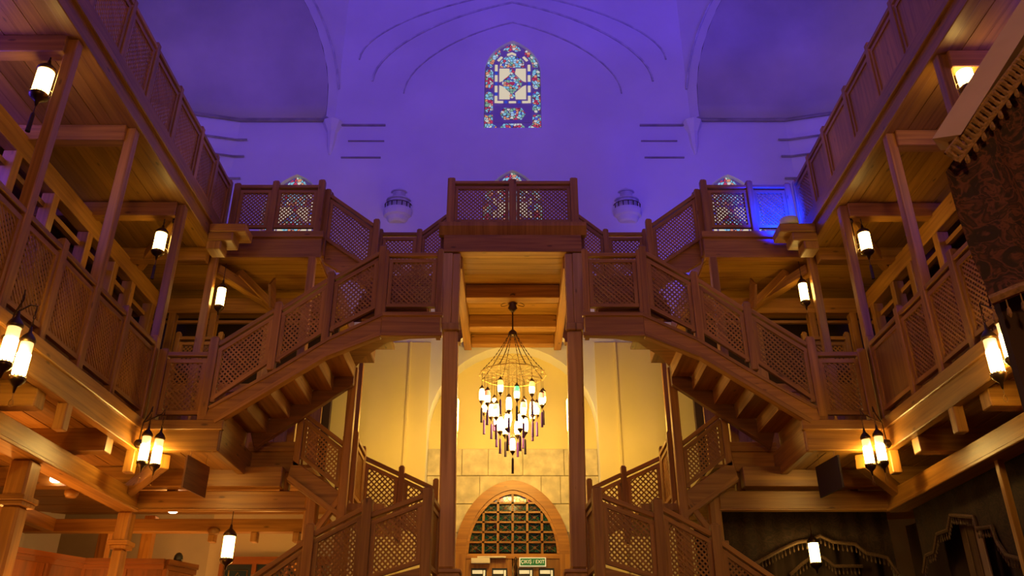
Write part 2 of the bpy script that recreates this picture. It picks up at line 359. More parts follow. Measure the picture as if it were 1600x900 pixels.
# cream lower wall lining around the recess over the white wall plate, set proud with vertical ridges
for m_ in (-1, 1):
    b = MB(); b.box(m_ * 1.36, m_ * 1.68, 12.985, 13.0, -ZO, 5.5); b.box(m_ * 1.71, m_ * 3.3, 12.985, 13.0, -ZO, 5.5)
    b.build('trim_%d' % (1 if m_ < 0 else 2), CREAM, kind='structure')
    b = MB(); b.box(m_ * 1.68, m_ * 1.71, 12.96, 13.0, -ZO, 5.5); b.build('trim_%d' % (3 if m_ < 0 else 4), CREAM, kind='structure')
curve = [(5.2, 13.0), (6.1, 12.78), (6.9, 12.25), (7.5, 11.35), (7.95, 10.2), (8.2, 8.2)]
for m_, nm in ((-1, 'left'), (1, 'right')):
    pl = [(m_ * x, y) for x, y in curve] + [(m_ * 8.2, 1.4), (m_ * 3.4, -3.4)]
    b = MB()
    for (p, q) in zip(pl[:-1], pl[1:]): b.face([(p[0], p[1], -ZO), (q[0], q[1], -ZO), (q[0], q[1], 10.1), (p[0], p[1], 10.1)])
    p, q = (m_ * 8.2, 8.2), (m_ * 8.2, 1.4); b.face([(*p, 10.1), (*q, 10.1), (*q, 14.3), (*p, 14.3)])
    p, q = (m_ * 8.2, 1.4), (m_ * 3.4, -3.4); b.face([(*p, 10.1), (*q, 10.1), (*q, 14.3), (*p, 14.3)])
    # squinch: quarter dome over the curved corner
    mid = Vector((m_ * 5.8, 10.6)); base = [(3.4, 13.0), (4.3, 13.0)] + curve
    B = [(Vector((m_ * x, y)) - mid) * .94 for x, y in base]; n = 10; zz = 10.4; RA = 3.4 * .94
    u = (Vector((m_ * 3.4, 13)) - mid).normalized()
    def S(i, j):
        t = math.pi / 2 * j / n; p = mid + B[i] * math.cos(t); return (p.x, p.y, zz + RA * math.sin(t))
    sm = MB()
    for i in range(len(B) - 1):
        sm.face([(*(mid + B[i]), 10.1), (*(mid + B[i + 1]), 10.1), (*(mid + B[i + 1]), zz), (*(mid + B[i]), zz)])
        for j in range(n): sm.face([S(i, j), S(i + 1, j), S(i + 1, j + 1), S(i, j + 1)])
    for i in range(len(B) - 1): sm.face([(*(mid + B[i]), 10.1), (*(mid + B[i + 1]), 10.1), (*(mid + B[i + 1] / .94), 10.1), (*(mid + B[i] / .94), 10.1)])
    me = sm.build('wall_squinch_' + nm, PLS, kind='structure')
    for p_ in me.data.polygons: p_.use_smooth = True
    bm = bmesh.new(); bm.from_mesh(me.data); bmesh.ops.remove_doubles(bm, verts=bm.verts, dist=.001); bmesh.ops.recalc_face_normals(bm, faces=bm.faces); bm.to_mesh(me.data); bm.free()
    # spandrel around the squinch arch, in the diagonal plane
    A = [mid + u * RA * math.cos(math.pi * i / 24) for i in range(25)]; AZ = [zz + RA * math.sin(math.pi * i / 24) for i in range(25)]
    for sg in (1, -1):
        a_, c_ = mid + u * RA * sg, mid + u * 3.4 * sg; b.face([(*a_, 10.1), (*c_, 10.1), (*c_, 14.3), (*a_, 14.3)])
    for i in range(24): b.face([(*A[i], AZ[i]), (*A[i + 1], AZ[i + 1]), (*A[i + 1], 14.3), (*A[i], 14.3)])
    b.build('wall_' + nm, PL, kind='structure')
    # arch moulding of the squinch and ledge along the curved corner
    t = MB(); inw = Vector((u.y, -u.x)) * (1 if m_ < 0 else -1)
    arch = [Vector((*(A[i]), AZ[i])) for i in range(25)]
    arch = [Vector((*A[0], 10.1))] + arch + [Vector((*A[24], 10.1))]
    arch2 = [Vector((*(mid + u * 3.42 * math.cos(math.pi * i / 24)), zz + 3.42 * math.sin(math.pi * i / 24))) for i in range(1, 24)]
    t.tube([p + Vector((inw.x, inw.y, 0)) * .02 for p in arch2], .022, 5)
    t.build('trim_%d' % (5 if m_ < 0 else 6), PD, kind='structure')
    t = MB()
    for z in (10.08, 9.62, 9.24, 8.75):
        pts = [(m_ * x, y - (.05 if x < 7 else 0), z) for x, y in [(4.0 if z > 10 else 5.0, 13.0)] + curve]
        if z > 10: pts = [(m_ * 3.45, 12.95, z)] + pts
        t.tube(pts, .035 if z > 10 else .02, 5)
    t.box(m_ * 2.42, m_ * 3.3, 12.965, 13, 9.96, 9.995); t.box(m_ * 2.42, m_ * 3.1, 12.97, 13, 9.60, 9.62); t.box(m_ * 2.46, m_ * 3.2, 12.97, 13, 9.22, 9.245)
    t.build('trim_%d' % (7 if m_ < 0 else 8), PDL, kind='structure')
    # impost block with a tapering corbel at the arch springing
    t = MB(); t.lathe([(.02, -.70), (.07, -.5), (.10, -.2), (.17, -.05), (.20, .03), (.03, .16)], (m_ * 3.42, 13.0, 10.0), 8)
    t.build('trim_%d' % (9 if m_ < 0 else 10), PL, kind='structure')
t = MB()
def pm(hw, zs, za, wd):
    L = [(-hw * math.cos(q), zs + (za - zs) * (.66 * math.sin(q) + .34 * (1 - math.cos(q)))) for q in [math.pi / 2 * k / 14 for k in range(15)]]
    L += [(-x, z) for x, z in L[-2::-1]]; strip_path(t, L, 12.97, 13.0, wd)
pm(2.75, 11.05, 13.13, .035); pm(3.05, 11.6, 13.42, .025); pm(2.12, 10.75, 12.58, .02)
t.build('trim_11', PD, kind='structure')
# rear wall, dome, floor
b = MB(); b.face([(-3.4, -3.4, -ZO), (3.4, -3.4, -ZO), (3.4, -3.4, 14.3), (-3.4, -3.4, 14.3)]); b.build('wall_rear', PL, kind='structure')
b = MB(); b.box(-3.5, 3.5, -3.35, -3.2, -ZO, 5.88); b.bar((-3.4, -3.2, 2.2), (-8.2, 1.6, 2.2), .1, 7.36); b.bar((3.4, -3.2, 2.2), (8.2, 1.6, 2.2), .1, 7.36); b.build('wall_rear_bounce_screen', WD, kind='structure')  # unseen dark boarding, added to cut blue bounce onto the soffits
b = MB(); oc = [(3.4, 13), (8.2, 8.2), (8.2, 1.4), (3.4, -3.4), (-3.4, -3.4), (-8.2, 1.4), (-8.2, 8.2), (-3.4, 13)]
SG = 32
def ring(i, j):
    a = 2 * math.pi * (i + .5) / SG; t_ = math.pi / 2 * j / 8; R = 8.25 * math.cos(t_); return (R * math.sin(a), 4.8 + R * math.cos(a), 14.6 + 7.0 * math.sin(t_))
for i in range(SG):
    for j in range(8): b.face([ring(i, j), ring(i + 1, j), ring(i + 1, j + 1), ring(i, j + 1)])
    # octagon wall head to circle
    def octp(i):
        a = (2 * math.pi * (i + .5) / SG); dx, dy = math.sin(a), math.cos(a); k = 8.2 / max(abs(dx), abs(dy), (abs(dx) + abs(dy)) / math.sqrt(2)); return (dx * k, 4.8 + dy * k, 14.3)
    b.face([octp(i), octp(i + 1), ring(i + 1, 0), ring(i, 0)])
b.build('ceiling', PL, kind='structure')
b = MB(); b.prism([(x * 1.01, 4.8 + (y - 4.8) * 1.05) for x, y in [(5.2, 13), (8.2, 10.5), (8.2, 1.4), (3.4, -3.4), (-3.4, -3.4), (-8.2, 1.4), (-8.2, 10.5), (-5.2, 13)]], 'xy', -ZO - .1, -ZO)
b.build('floor', FLOORM, kind='structure')
t = MB(); t.tube([(3 * math.sin(a / 20 * 6.283) * 0 + 8.1 * math.sin(a / 40 * 6.283), 4.8 + 8.1 * math.cos(a / 40 * 6.283), 14.45) for a in range(40)], .1, 6, True); t.build('trim_12', PD, kind='structure')

# stone recess behind the portal
rb = MB(); rb.box(-1.36, 1.36, 13.35, 13.45, -ZO, 5.6); wr = rb.build('wall_recess', CREAM, kind='structure')
jb = MB(); jb.box(-1.36, 1.36, 13.315, 13.35, -ZO, 3.78); jo = jb.build('stone_joints', STONEJ, wr)
DOORW, DZS, DZA = .80, 2.15, 3.22
def inside_door(x, z): return abs(x) < DOORW and (z < DZS or z < DZS + (DZA - DZS) * math.sqrt(max(0, 1 - (x / DOORW) ** 2)))
for r in range(12):
    z0 = -ZO + r * .44; z1 = min(z0 + .43, 3.8); x = -1.36
    if z0 > 3.7: break
    z0 += .004
    while x < 1.35:
        wd = random.choice((.42, .55, .66, .3)) ; x1 = min(x + wd, 1.36)
        if 1.36 - x1 < .16: x1 = 1.36
        d = random.uniform(-.006, .006)
        pts = [(x + .004, z0), (x1 - .004, z0), (x1 - .004, z1), (x + .004, z1)]
        # blocks meeting the door arch stop at its curve
        ins = [inside_door(*p) for p in pts]
        if all(ins) : x = x1; continue
        if any(ins) or (z0 < DZA and abs((x + x1) / 2) < DOORW and z1 > DZS):
            n = 6; top = []; bot = []
            for q in range(n + 1):
                xx = pts[0][0] + (pts[1][0] - pts[0][0]) * q / n
                ax = abs(xx)
                zb = z0 if ax >= DOORW else max(z0, DZS + (DZA - DZS) * math.sqrt(max(0, 1 - (ax / DOORW) ** 2)))
                if z1 - zb > .01: bot.append((xx, zb)); top.append((xx, z1))
            if len(bot) > 1:
                pb = MB(); pb.prism(bot + top[::-1], 'xz', 13.285 + d, 13.33); pb.build('stone', STONE, wr)
        else:
            pb = MB(); pb.prism(pts, 'xz', 13.285 + d, 13.33); pb.build('stone', STONE, wr, .006)
        x = x1

# ------------------------------------------------------------------ stained windows
def P2(px, py): return ((px - 352) / 503 * 1.1, (845 - py) / 780 * 2.18)
def make_window():
    T = bpy.data.objects.new('window_1', None); C.objects.link(T); T['kind'] = 'structure'; T['org_'] = (0, 0, 0)
    b = MB(); b.prism([(x, z) for x, z in win_outline(0, 0, .545)], 'xz', .10, .14); b.build('tracery', TRACERY, T)
    def pane(poly, m, y=.085, name='pane'):
        q = MB(); q.prism([P2(*p) for p in poly], 'xz', y, .11); return q.build(name, m, T)
    for f in (1, -1):
        X = lambda x: 352 + f * (352 - x) * -1 if f > 0 else 352 + (352 - x)
        def mp(L): return [(X(a), c) for a, c in L]
        oct_ = lambda x0, x1, y0, y1, c=22: [(x0 + c, y0), (x1 - c, y0), (x1, y0 + c), (x1, y1 - c), (x1 - c, y1), (x0 + c, y1), (x0, y1 - c), (x0, y0 + c)]
        pane(mp(oct_(106, 175, 308, 480)), STG); pane(mp(oct_(106, 175, 510, 688)), STG); pane(mp([(104, 712), (175, 712), (175, 790), (215, 815), (200, 842), (104, 842)]), STG)
        pane(mp([(118, 240), (140, 190), (180, 150), (235, 130), (240, 165), (200, 205), (175, 250), (165, 285), (125, 285)]), STG)
        for y0, y1 in ((265, 320), (360, 415), (455, 510), (545, 605)): pane(mp([(191, y0), (215, y0), (215, y1), (191, y1)]), PANEW)
        for y in (340, 435, 527): pane(mp([(192, y - 12), (214, y - 12), (214, y + 12), (192, y + 12)]), BLUEP)
        pane(mp([(215, 590), (268, 590), (268, 606), (215, 606)]), PANEW)
        pane(mp([(280, 588), (305, 588), (305, 608), (280, 608)]), BLUEP)
        pane(mp([(210, 222), (245, 187), (262, 196), (228, 232)]), PANEW)
        pane(mp([(232, 300), (322, 300), (330, 345), (262, 410), (232, 420)]), PANEW); pane(mp([(232, 450), (262, 462), (330, 520), (325, 572), (232, 572)]), PANEW)
        pane(mp([(190, 735), (215, 705), (245, 760), (345, 768), (345, 780), (190, 775)]), TRACERY, .09)
        pane(mp([(128, 383), (160, 383), (160, 410), (128, 410)]), REDP, .08); pane(mp([(128, 583), (160, 583), (160, 608), (128, 608)]), REDP, .08)
    pane([(265, 128), (300, 95), (352, 68), (404, 95), (425, 128), (380, 140), (352, 122), (320, 140)], STG)
    pane([(300, 165), (345, 148), (385, 165), (380, 180), (345, 166), (305, 180)], PANEW)
    pane([(235, 285), (242, 235), (285, 195), (350, 180), (410, 195), (452, 235), (458, 285)], STG)
    pane([(318, 592), (382, 592), (382, 606), (318, 606)], PANEW)
    pane([(347, 345), (385, 375), (425, 405), (436, 432), (420, 470), (380, 495), (347, 525), (312, 495), (272, 470), (258, 432), (272, 400), (312, 372)], STG, .08)
    pane([(328, 425), (366, 425), (372, 440), (347, 455), (322, 440)], REDP, .07)
    pane([(320, 330), (347, 300), (374, 330), (347, 345)], STG, .08); pane([(320, 545), (347, 528), (374, 545), (347, 565)], STG, .08)
    pane([(238, 700), (275, 652), (430, 652), (466, 700), (430, 748), (275, 748)], STG); pane([(245, 815), (275, 787), (430, 787), (458, 815), (430, 843), (275, 843)], STG)
    return T
w1 = make_window(); w1.location = (0, 13.0, 9.93 + ZO)
for i, (x, z) in enumerate(WIN[1:]):
    c = clone(w1, (x, 13.0, z)); c.name = 'window_%d' % (i + 2); c['kind'] = 'structure'

# ------------------------------------------------------------------ the entrance door
D = bpy.data.objects.new('door_1', None); C.objects.link(D); D['kind'] = 'structure'; D['org_'] = (0, 13.28, -ZO); D.location = (0, 13.28, 0)
def darc(hw, zs, za, n=14):
    L = [(-hw * math.cos(q), zs + (za - zs) * (.93 * math.sin(q) + .07 * (1 - math.cos(q)))) for q in [math.pi / 2 * k / n for k in range(n + 1)]]
    return L + [(-x, z) for x, z in L[-2::-1]]
outer = darc(.87, 2.12, 3.24); inner = darc(.71, 2.12, 3.09)
fb = MB()
for i in range(len(outer) - 1):
    fb.prism([outer[i], outer[i + 1], inner[i + 1], inner[i]], 'xz', 13.16, 13.30)
fb.box(-.87, -.71, 13.16, 13.30, -ZO, 2.12); fb.box(.71, .87, 13.16, 13.30, -ZO, 2.12); fb.build('door_frame', W, D)
fb = MB(); inn2 = darc(.67, 2.12, 3.03); inn1 = darc(.715, 2.12, 3.095)
for i in range(len(inn1) - 1): fb.prism([inn1[i], inn1[i + 1], inn2[i + 1], inn2[i]], 'xz', 13.185, 13.30)
fb.box(-.72, .72, 13.185, 13.30, 2.06, 2.13); fb.build('inner_arch', W, D)
def ztop(x):
    q = math.acos(min(1, abs(x) / .69)); return 2.12 + .93 * (.93 * math.sin(q) + .07 * (1 - math.cos(q)))
def xin(z): return max(x for x in [k * .01 for k in range(70)] if ztop(x) >= z - .01)
cw = .224; rows = [2.15, 2.30, 2.45, 2.60, 2.75, 2.89]
gb = MB()
for i in range(-2, 3): gb.box(i * cw - .018, i * cw + .018, 13.19, 13.25, 2.12, ztop(abs(i * cw)) - .0)
for z in rows[1:]:
    xx = xin(z); gb.box(-xx, xx, 13.19, 13.25, z - .014, z + .014)
gb.build('fanlight_grid', W, D)
bk = MB(); bk.prism([(-.7, 2.1), (.7, 2.1)] + inner[::-1][1:-1], 'xz', 13.275, 13.30); bk.build('fanlight_backing', DARK, D)
for r, z in enumerate(rows):
    for i in range(-3, 3):
        x0, x1 = i * cw + .018, (i + 1) * cw - .018; z0, z1 = z + .016, (rows[r + 1] if r < 5 else 3.02) - .016
        n = 5; top = []
        for q in range(n + 1):
            x = x0 + (x1 - x0) * q / n; top.append((x, min(z1, ztop(abs(x)) - .03)))
        top = [t_ for t_ in top if t_[1] > z0 + .012]
        if len(top) < 2 : continue
        bot = [(top[0][0], z0), (top[-1][0], z0)]
        pb = MB(); pb.prism(bot + top[::-1], 'xz', 13.245, 13.27)
        p = pb.build('pane', STG if (r == 5) else STD, D)
        if len(top) == n + 1 and r < 5:
            xb = MB(); xb.bar((x0 + .01, 13.24, z0 + .006), (x1 - .01, 13.24, z1 - .006), .006, .010, (0, 1, 0)); xb.bar((x0 + .01, 13.236, z1 - .006), (x1 - .01, 13.236, z0 + .006), .006, .010, (0, 1, 0))
            xb.lathe([(.001, -.004), (.022, 0), (.001, .004)], ((x0 + x1) / 2, 13.236, (z0 + z1) / 2), 8, Matrix.Rotation(math.pi / 2, 3, 'X')); xb.build('leaded_cross', LEAD, p)
for f in (-1, 1):
    b = MB(); b.box(f * .01, f * .71, 13.20, 13.26, -ZO, 2.06); lf = b.build('door_leaf', W, D)
    for k in (0, 1):
        xa = f * (.08 + .31 * k); xb_ = f * (.31 + .31 * k)
        b = MB(); b.box(xa, xb_, 13.185, 13.20, .6, 1.92); b.build('glass_panel', GLASSD, lf)
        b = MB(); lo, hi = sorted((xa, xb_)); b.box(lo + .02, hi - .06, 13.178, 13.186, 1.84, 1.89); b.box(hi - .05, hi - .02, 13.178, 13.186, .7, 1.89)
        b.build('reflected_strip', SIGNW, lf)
b = MB(); b.box(-.62, -.34, 13.10, 13.20, 1.98, 2.055); b.box(-.53, -.10, 13.12, 13.18, 2.06, 2.085)
tg(b.build('door_closer', WHITE, None, .004), 'cream door closer box with slim arm, top left of the entrance door', 'door closer')
b = MB(); b.lathe([(.008, 0), (.03, .03), (.014, .07), (.03, .13), (.014, .19), (.03, .24), (.008, .28)], (.045, 13.17, 1.80), 8); b.build('door_handle', BRONZE, D, smooth=True)
ES = thing('exit_sign', 'green and cream exit sign above right leaf of the arched door', 'sign', (.29, 13.16, 1.96))
b = MB(); b.box(.10, .50, 13.15, 13.18, 1.94, 2.07); b.build('sign_plate', SIGNW, ES)
b = MB(); b.box(.115, .485, 13.143, 13.15, 1.955, 2.055); b.build('sign_field', GREENS, ES)
tc = bpy.data.curves.new('t', 'FONT'); tc.body = 'ÇIKIŞ / EXIT'; tc.size = .072; tc.align_x = 'CENTER'; tc.align_y = 'CENTER'; tc.extrude = .002
to = bpy.data.objects.new('t', tc); C.objects.link(to); bpy.context.view_layer.update()
tm = bpy.data.meshes.new_from_object(to.evaluated_get(bpy.context.evaluated_depsgraph_get())); bpy.data.objects.remove(to)
tm.materials.clear(); tm.materials.append(SIGNW)
to = bpy.data.objects.new('lettering', tm); C.objects.link(to); to.parent = ES; to.rotation_euler = (math.pi / 2, 0, 0); to.location = (.01, -.02, .045); to.scale = (.92, 1, 1)

# ================================================================== GALLERIES
YM = [4.6, 6.0, 7.33, 8.85, 10.1]
ORD = ['nearest', 'second', 'third', 'fourth', 'corner']
def beam(label, mb, m=W, bev=.008, cat='beam', name='beam', group=None): return tg(mb.build(name, m, None, bev), label, cat, group)
def planks(deck, x0, x1, y0, y1, z, along, wd=.155, m=WP, gap=.006, t=.022):
    """soffit boards hung under a deck"""
    lo, hi = sorted((x0, x1))
    if along == 'y':
        n = max(1, round((hi - lo) / wd)); s = (hi - lo) / n
        for i in range(n): b = MB(); b.box(lo + i * s + gap / 2, lo + (i + 1) * s - gap / 2, y0, y1, z - t - (.004 if i % 2 else 0), z); b.build('plank', m, deck)
    else:
        n = max(1, round((y1 - y0) / wd)); s = (y1 - y0) / n
        for i in range(n): b = MB(); b.box(lo, hi, y0 + i * s + gap / 2, y0 + (i + 1) * s - gap / 2, z - t - (.004 if i % 2 else 0), z); b.build('plank', m, deck)
dk = 0
def deck(poly, z0, z1):
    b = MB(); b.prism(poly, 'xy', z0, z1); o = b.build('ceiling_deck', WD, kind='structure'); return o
for M in (-1, 1):
    S_ = 'left' if M < 0 else 'right'; X = lambda x: M * x
    YM = [4.6, 6.0, 7.33, 8.85, 10.1] if M < 0 else [4.8, 6.2, 7.42, 8.87, 10.1]
    # ---- upper deck
    d = deck([(X(4.06), -2.6), (X(4.4), -2.6), (X(8.3), 1.2), (X(8.3), 8.8), (X(7.95), 10.4), (X(7.4), 11.7), (X(6.2), 12.85), (X(5.2), 12.98), (X(2.66), 12.95), (X(2.66), 10.16), (X(4.06), 10.16)][::M * -1 or 1], 5.60, 5.88)
    ys = [3.2] + YM
    for y0, y1 in zip(ys[:-1], ys[1:]): planks(d, X(4.08), X(5.9), y0 + .06, y1 - .06, 5.60, 'y')
    planks(d, X(2.68), X(5.9), 10.2, 12.9, 5.60, 'x', .20)
    # fascia of the upper gallery: deep beam with a projecting upper lip
    b = MB(); b.box(X(3.98), X(4.10), -2.0, 10.16, 5.56, 5.90); b.box(X(3.94), X(4.02), -2.0, 10.10, 5.74, 5.92); beam('long edge beam under upper %s gallery railing, running towards the stairs' % S_, b)
    b = MB(); b.box(X(2.62), X(3.98), 10.08, 10.20, 5.52, 5.90); b.box(X(2.60), X(3.98), 10.04, 10.12, 5.82, 5.92); beam('short edge beam under the back railing of upper %s gallery' % S_, b)
    for i, y in enumerate([3.2] + YM[:-1] + [9.98]):
        b = MB(); b.box(X(4.1), X(6.0), y - .09, y + .05, 5.38, 5.575); nm = ['hidden', 'nearest', 'second', 'third', 'fourth', 'last'][i]
        if i: beam('%s cross beam under the upper %s gallery boards' % (nm, S_), b, W, group='cross beams of the upper galleries')
    # knee braces at the corner
    b = MB(); b.bar((X(4.05), 10.2, 5.40), (X(3.45), 11.25, 5.30), .12, .14); beam('diagonal corner brace under upper %s gallery boards' % S_, b)
    b = MB(); b.bar((X(4.15), 8.95, 5.46), (X(5.1), 10.2, 5.46), .10, .14); beam('slanting tie beam below the upper %s gallery ceiling' % S_, b)
    # posts
    for i, y in enumerate(YM):
        b = MB(); b.box(X(4.01), X(4.11), y - .05, y + .05, 2.25, 5.56)
        tg(b.build('gallery_post', W, None, .008), '%s slim square post of the %s gallery, through the mid level deck' % (ORD[i], S_), 'post', 'gallery posts')
    b = MB(); b.box(X(2.67), X(2.77), 10.05, 10.15, 2.27, 5.52); tg(b.build('gallery_post', W, None, .008), 'slim post behind the %s stair flight under the upper gallery end' % S_, 'post', 'gallery posts')
    # stepped corbel under the flood lamp
    T = thing('stepped_corbel', 'stepped stack of timber blocks at the inner corner of the %s upper gallery' % S_, 'corbel', (X(3.8), 9.7, 5.34))
    for k, (l, z) in enumerate(((.20, 5.36), (.34, 5.49), (.50, 5.62))):
        b = MB(); b.box(X(3.98), X(3.98 - l * .95), 9.55, 9.80 + .04 * k, z, z + .125); b.build('corbel_block', W, T, .012)
    # ---- upper railings
    yu = [4.5, 5.2, 5.93, 6.65, 7.31, 8.05, 8.84, 9.45, 10.07]
    railing('long upper railing of the %s gallery, %s' % (S_, 'lattice panels' if M < 0 else 'mostly boarded panels'), [(X(4.02), y, 5.90, 6.76) for y in yu], [(i, i + 1, 6.70, 6.70, 5.92, 5.92) for i in range(len(yu) - 1)], W, .075,
            solid=() if M < 0 else range(0, 7), name='gallery_railing')
    railing('short upper back railing with two lattice panels, %s end' % S_, [(X(3.90), 10.1, 5.92, 6.72), (X(3.36), 10.1, 5.92, 6.76), (X(2.71), 10.1, 5.92, 6.78), (X(2.64), 10.35, 5.80, 6.73)],
            [(0, 1, 6.69, 6.69, 5.94, 5.94), (1, 2, 6.69, 6.69, 5.94, 5.94)], W, .09, name='gallery_railing')
    # ---- mid deck (two levels of soffit)
    dm = deck([(X(4.08), -2.6), (X(4.4), -2.6), (X(8.3), 1.2), (X(8.3), 8.8), (X(7.95), 10.4), (X(7.4), 11.7), (X(6.2), 12.85), (X(5.2), 12.98), (X(2.6), 12.95), (X(2.6), 10.06), (X(3.21), 10.06), (X(3.21), 8.92), (X(4.08), 8.92)][::M * -1 or 1], 2.60, 2.80)
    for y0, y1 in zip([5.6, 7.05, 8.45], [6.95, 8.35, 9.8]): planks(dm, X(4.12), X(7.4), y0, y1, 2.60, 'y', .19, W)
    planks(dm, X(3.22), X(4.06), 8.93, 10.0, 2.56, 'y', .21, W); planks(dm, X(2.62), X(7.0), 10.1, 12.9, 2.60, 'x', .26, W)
    for i, y in enumerate((7.0, 8.4, 9.9)):
        b = MB(); b.box(X(4.1) if i < 2 else X(2.7), X(7.6), y - .09, y + .07, 2.34, 2.58); beam('%s heavy cross beam of the ground floor ceiling, %s side' % (('nearest', 'middle', 'farthest')[i], S_), b, group='cross beams of the ground ceiling')
    b = MB(); b.box(X(4.0), X(4.10), -2.0, 8.92, 2.49, 2.80); b.box(X(3.97), X(4.04), -2.0, 8.85, 2.70, 2.82); beam('long mid level edge beam of the %s gallery' % S_, b)
    b = MB(); b.box(X(3.15), X(4.0), 8.82, 8.92, 2.49, 2.80); b.box(X(3.12), X(3.97), 8.79, 8.86, 2.71, 2.82); beam('front edge beam of the %s stair landing, lit by the corner lanterns' % S_, b)
    b = MB(); b.box(X(3.14), X(3.22), 8.86, 10.06, 2.48, 2.79); beam('inner side board of the %s mid level landing' % S_, b)
    b = MB(); b.box(X(2.52), X(3.2), 10.0, 10.1, 2.56, 2.93); b.box(X(2.5), X(3.2), 9.97, 10.03, 2.80, 2.86); beam('back edge beam of %s mid level landing' % S_, b)
    # mid railing
    pm_ = [(X(4.0), y, 2.82, 3.78) for y in (4.0, 5.3)] ; ymr = [4.0, YM[0], 5.3, YM[1], 6.61 if M < 0 else 6.8, YM[2], 8.01, 8.80]
    railing('long mid level railing of the %s gallery with wide lattice panels' % S_, [(X(4.05 if y in YM else 4.04), y, 2.82, 3.70 if y in YM else 3.80) for y in ymr], [(i, i + 1, 3.72, 3.72, 2.86, 2.86) for i in range(7)], W, .085,
            solid=() if M < 0 else (6,), name='gallery_railing', pitch=.040)
    railing('short landing railing beside the foot of the %s upper flight' % S_, [(X(3.92), 8.85, 2.82, 3.66), (X(3.37), 8.85, 2.82, 3.80)], [(0, 1, 3.62, 3.62, 2.84, 2.84)], W, .10, name='landing_railing')
    # ---- upper flight, rising inwards in front
    T = thing('staircase', '%s upper stair flight rising from mid gallery towards the portal' % S_, 'staircase', (X(3.2), 9.3, 2.8))
    top = [(3.34, 2.83), (3.30, 2.97), (2.62, 3.41), (2.09, 3.78), (1.49, 4.09), (.84, 4.09)]; bot = [(.84, 3.81), (1.50, 3.80), (2.10, 3.54), (3.22, 2.77)]
    for y0, y1 in ((8.80, 8.89),):
        b = MB(); b.prism([(X(a), c) for a, c in top[:5] + bot[1:]], 'xz', y0, y1); b.build('stringer', W, T, .008)
        b = MB()
        for (p, q) in zip(bot[1:-1], bot[2:]): b.bar((X(p[0]), y0 - .01, p[1] + .03), (X(q[0]), y0 - .01, q[1] + .03), .03, .05)
        b.build('stringer_moulding', W, T)
        b = MB()
        for (p, q) in zip(top[1:4], top[2:5]): b.bar((X(p[0]), y0 - .008, p[1] - .02), (X(q[0]), y0 - .008, q[1] - .02), .025, .035)
        b.build('stringer_moulding', W, T)
    b = MB(); b.prism([(X(a), c) for a, c in [(3.12, 2.97), (2.62, 3.36), (1.95, 3.84), (1.95, 3.58), (2.5, 3.18), (3.05, 2.78)]], 'xz', 9.75, 9.84); b.build('stringer', WD, T, .006)
    nst = 7
    for k in range(nst):
        xa = 3.18 - k * .242; za = 2.82 + (k + 1) * .178
        b = MB(); b.box(X(xa + .02), X(xa - .26), 8.90, 9.75, za - .035, za); b.build('tread', W, T)
        b = MB(); b.box(X(xa), X(xa - .02), 8.90, 9.75, za - .20, za - .035); b.build('riser', W, T)
    railing('%s upper flight railing climbing to the half landing' % S_, [(X(3.36), 8.84, 2.86, 3.80), (X(2.70), 8.84, 3.40, 4.24), (X(2.13), 8.84, 3.74, 4.64), (X(1.545), 8.84, 4.05, 4.99)],
            [(0, 1, 3.73, 4.16, 2.98, 3.44), (1, 2, 4.17, 4.55, 3.45, 3.81), (2, 3, 4.57, 4.91, 3.82, 4.12)], W, .085, name='stair_railing')
    railing('%s half landing railing panel beside portal post' % S_, [(X(1.50), 8.84, 4.09, 4.94), (X(.86), 8.84, 4.09, 4.95)], [(0, 1, 4.89, 4.89, 4.13, 4.13)], W, .07, name='landing_railing')
    T = thing('half_landing', '%s half landing platform beside the portal, purple lit front' % S_, 'landing', (X(1.3), 9.0, 3.8))
    b = MB(); b.box(X(.83), X(1.50), 8.80, 8.89, 3.82, 4.09); b.box(X(.80), X(1.50), 8.78, 8.84, 4.05, 4.10); b.box(X(.80), X(1.50), 8.78, 8.85, 3.80, 3.85); b.build('fascia', W, T, .006)
    b = MB(); b.prism([(X(.84), 8.88), (X(.84), 8.94), (X(1.2), 8.97), (X(1.46), 9.08), (X(1.78), 9.5), (X(1.95), 9.84), (X(1.95), 9.2), (X(1.5), 8.88)], 'xy', 3.84, 4.07); b.build('platform', W, T)
    b = MB(); b.box(X(.83), X(.88), 8.88, 8.96, 3.82, 4.09); b.build('end_board', W, T)
    # link flight rising backwards from the half landing to the intermediate landing
    T = thing('staircase', '%s short link flight climbing backwards behind the half landing' % S_, 'staircase', (X(1.4), 9.6, 4.1))
    for k in range(6):
        y0 = 8.93 + .20 * k; z = 4.05 + .185 * (k + 1); b = MB(); b.box(X(1.0), X(1.85), y0, y0 + .23, z - .05, z); b.build('tread', WD, T)
        b = MB(); b.box(X(1.0), X(1.85), y0 + .01, y0 + .03, z - .185, z - .05); b.build('riser', WD, T)
    # intermediate landing and flights up to gallery and portal platform
    T = thing('staircase', '%s top flight between upper gallery and the dip beside portal' % S_, 'staircase', (X(2.2), 10.6, 5.2))
    b = MB(); b.prism([(X(a), c) for a, c in [(2.62, 5.90), (1.84, 5.38), (1.84, 5.08), (2.62, 5.56)]], 'xz', 10.28, 10.36); b.build('stringer', W, T, .006)
    for k in range(4):
        b = MB(); b.box(X(2.60 - k * .19), X(2.38 - k * .19), 10.36, 11.0, 5.77 - .13 * k, 5.81 - .13 * k); b.build('tread', W, T)
    b = MB(); b.box(X(1.0), X(1.86), 10.3, 11.0, 5.18, 5.30); b.build('platform', WD, T)
    railing('%s top flight railing dropping from the upper gallery' % S_, [(X(2.64), 10.22, 5.60, 6.70), (X(1.91), 10.22, 5.25, 6.20)], [(0, 1, 6.62, 6.12, 5.82, 5.36)], W, .085, name='stair_railing')
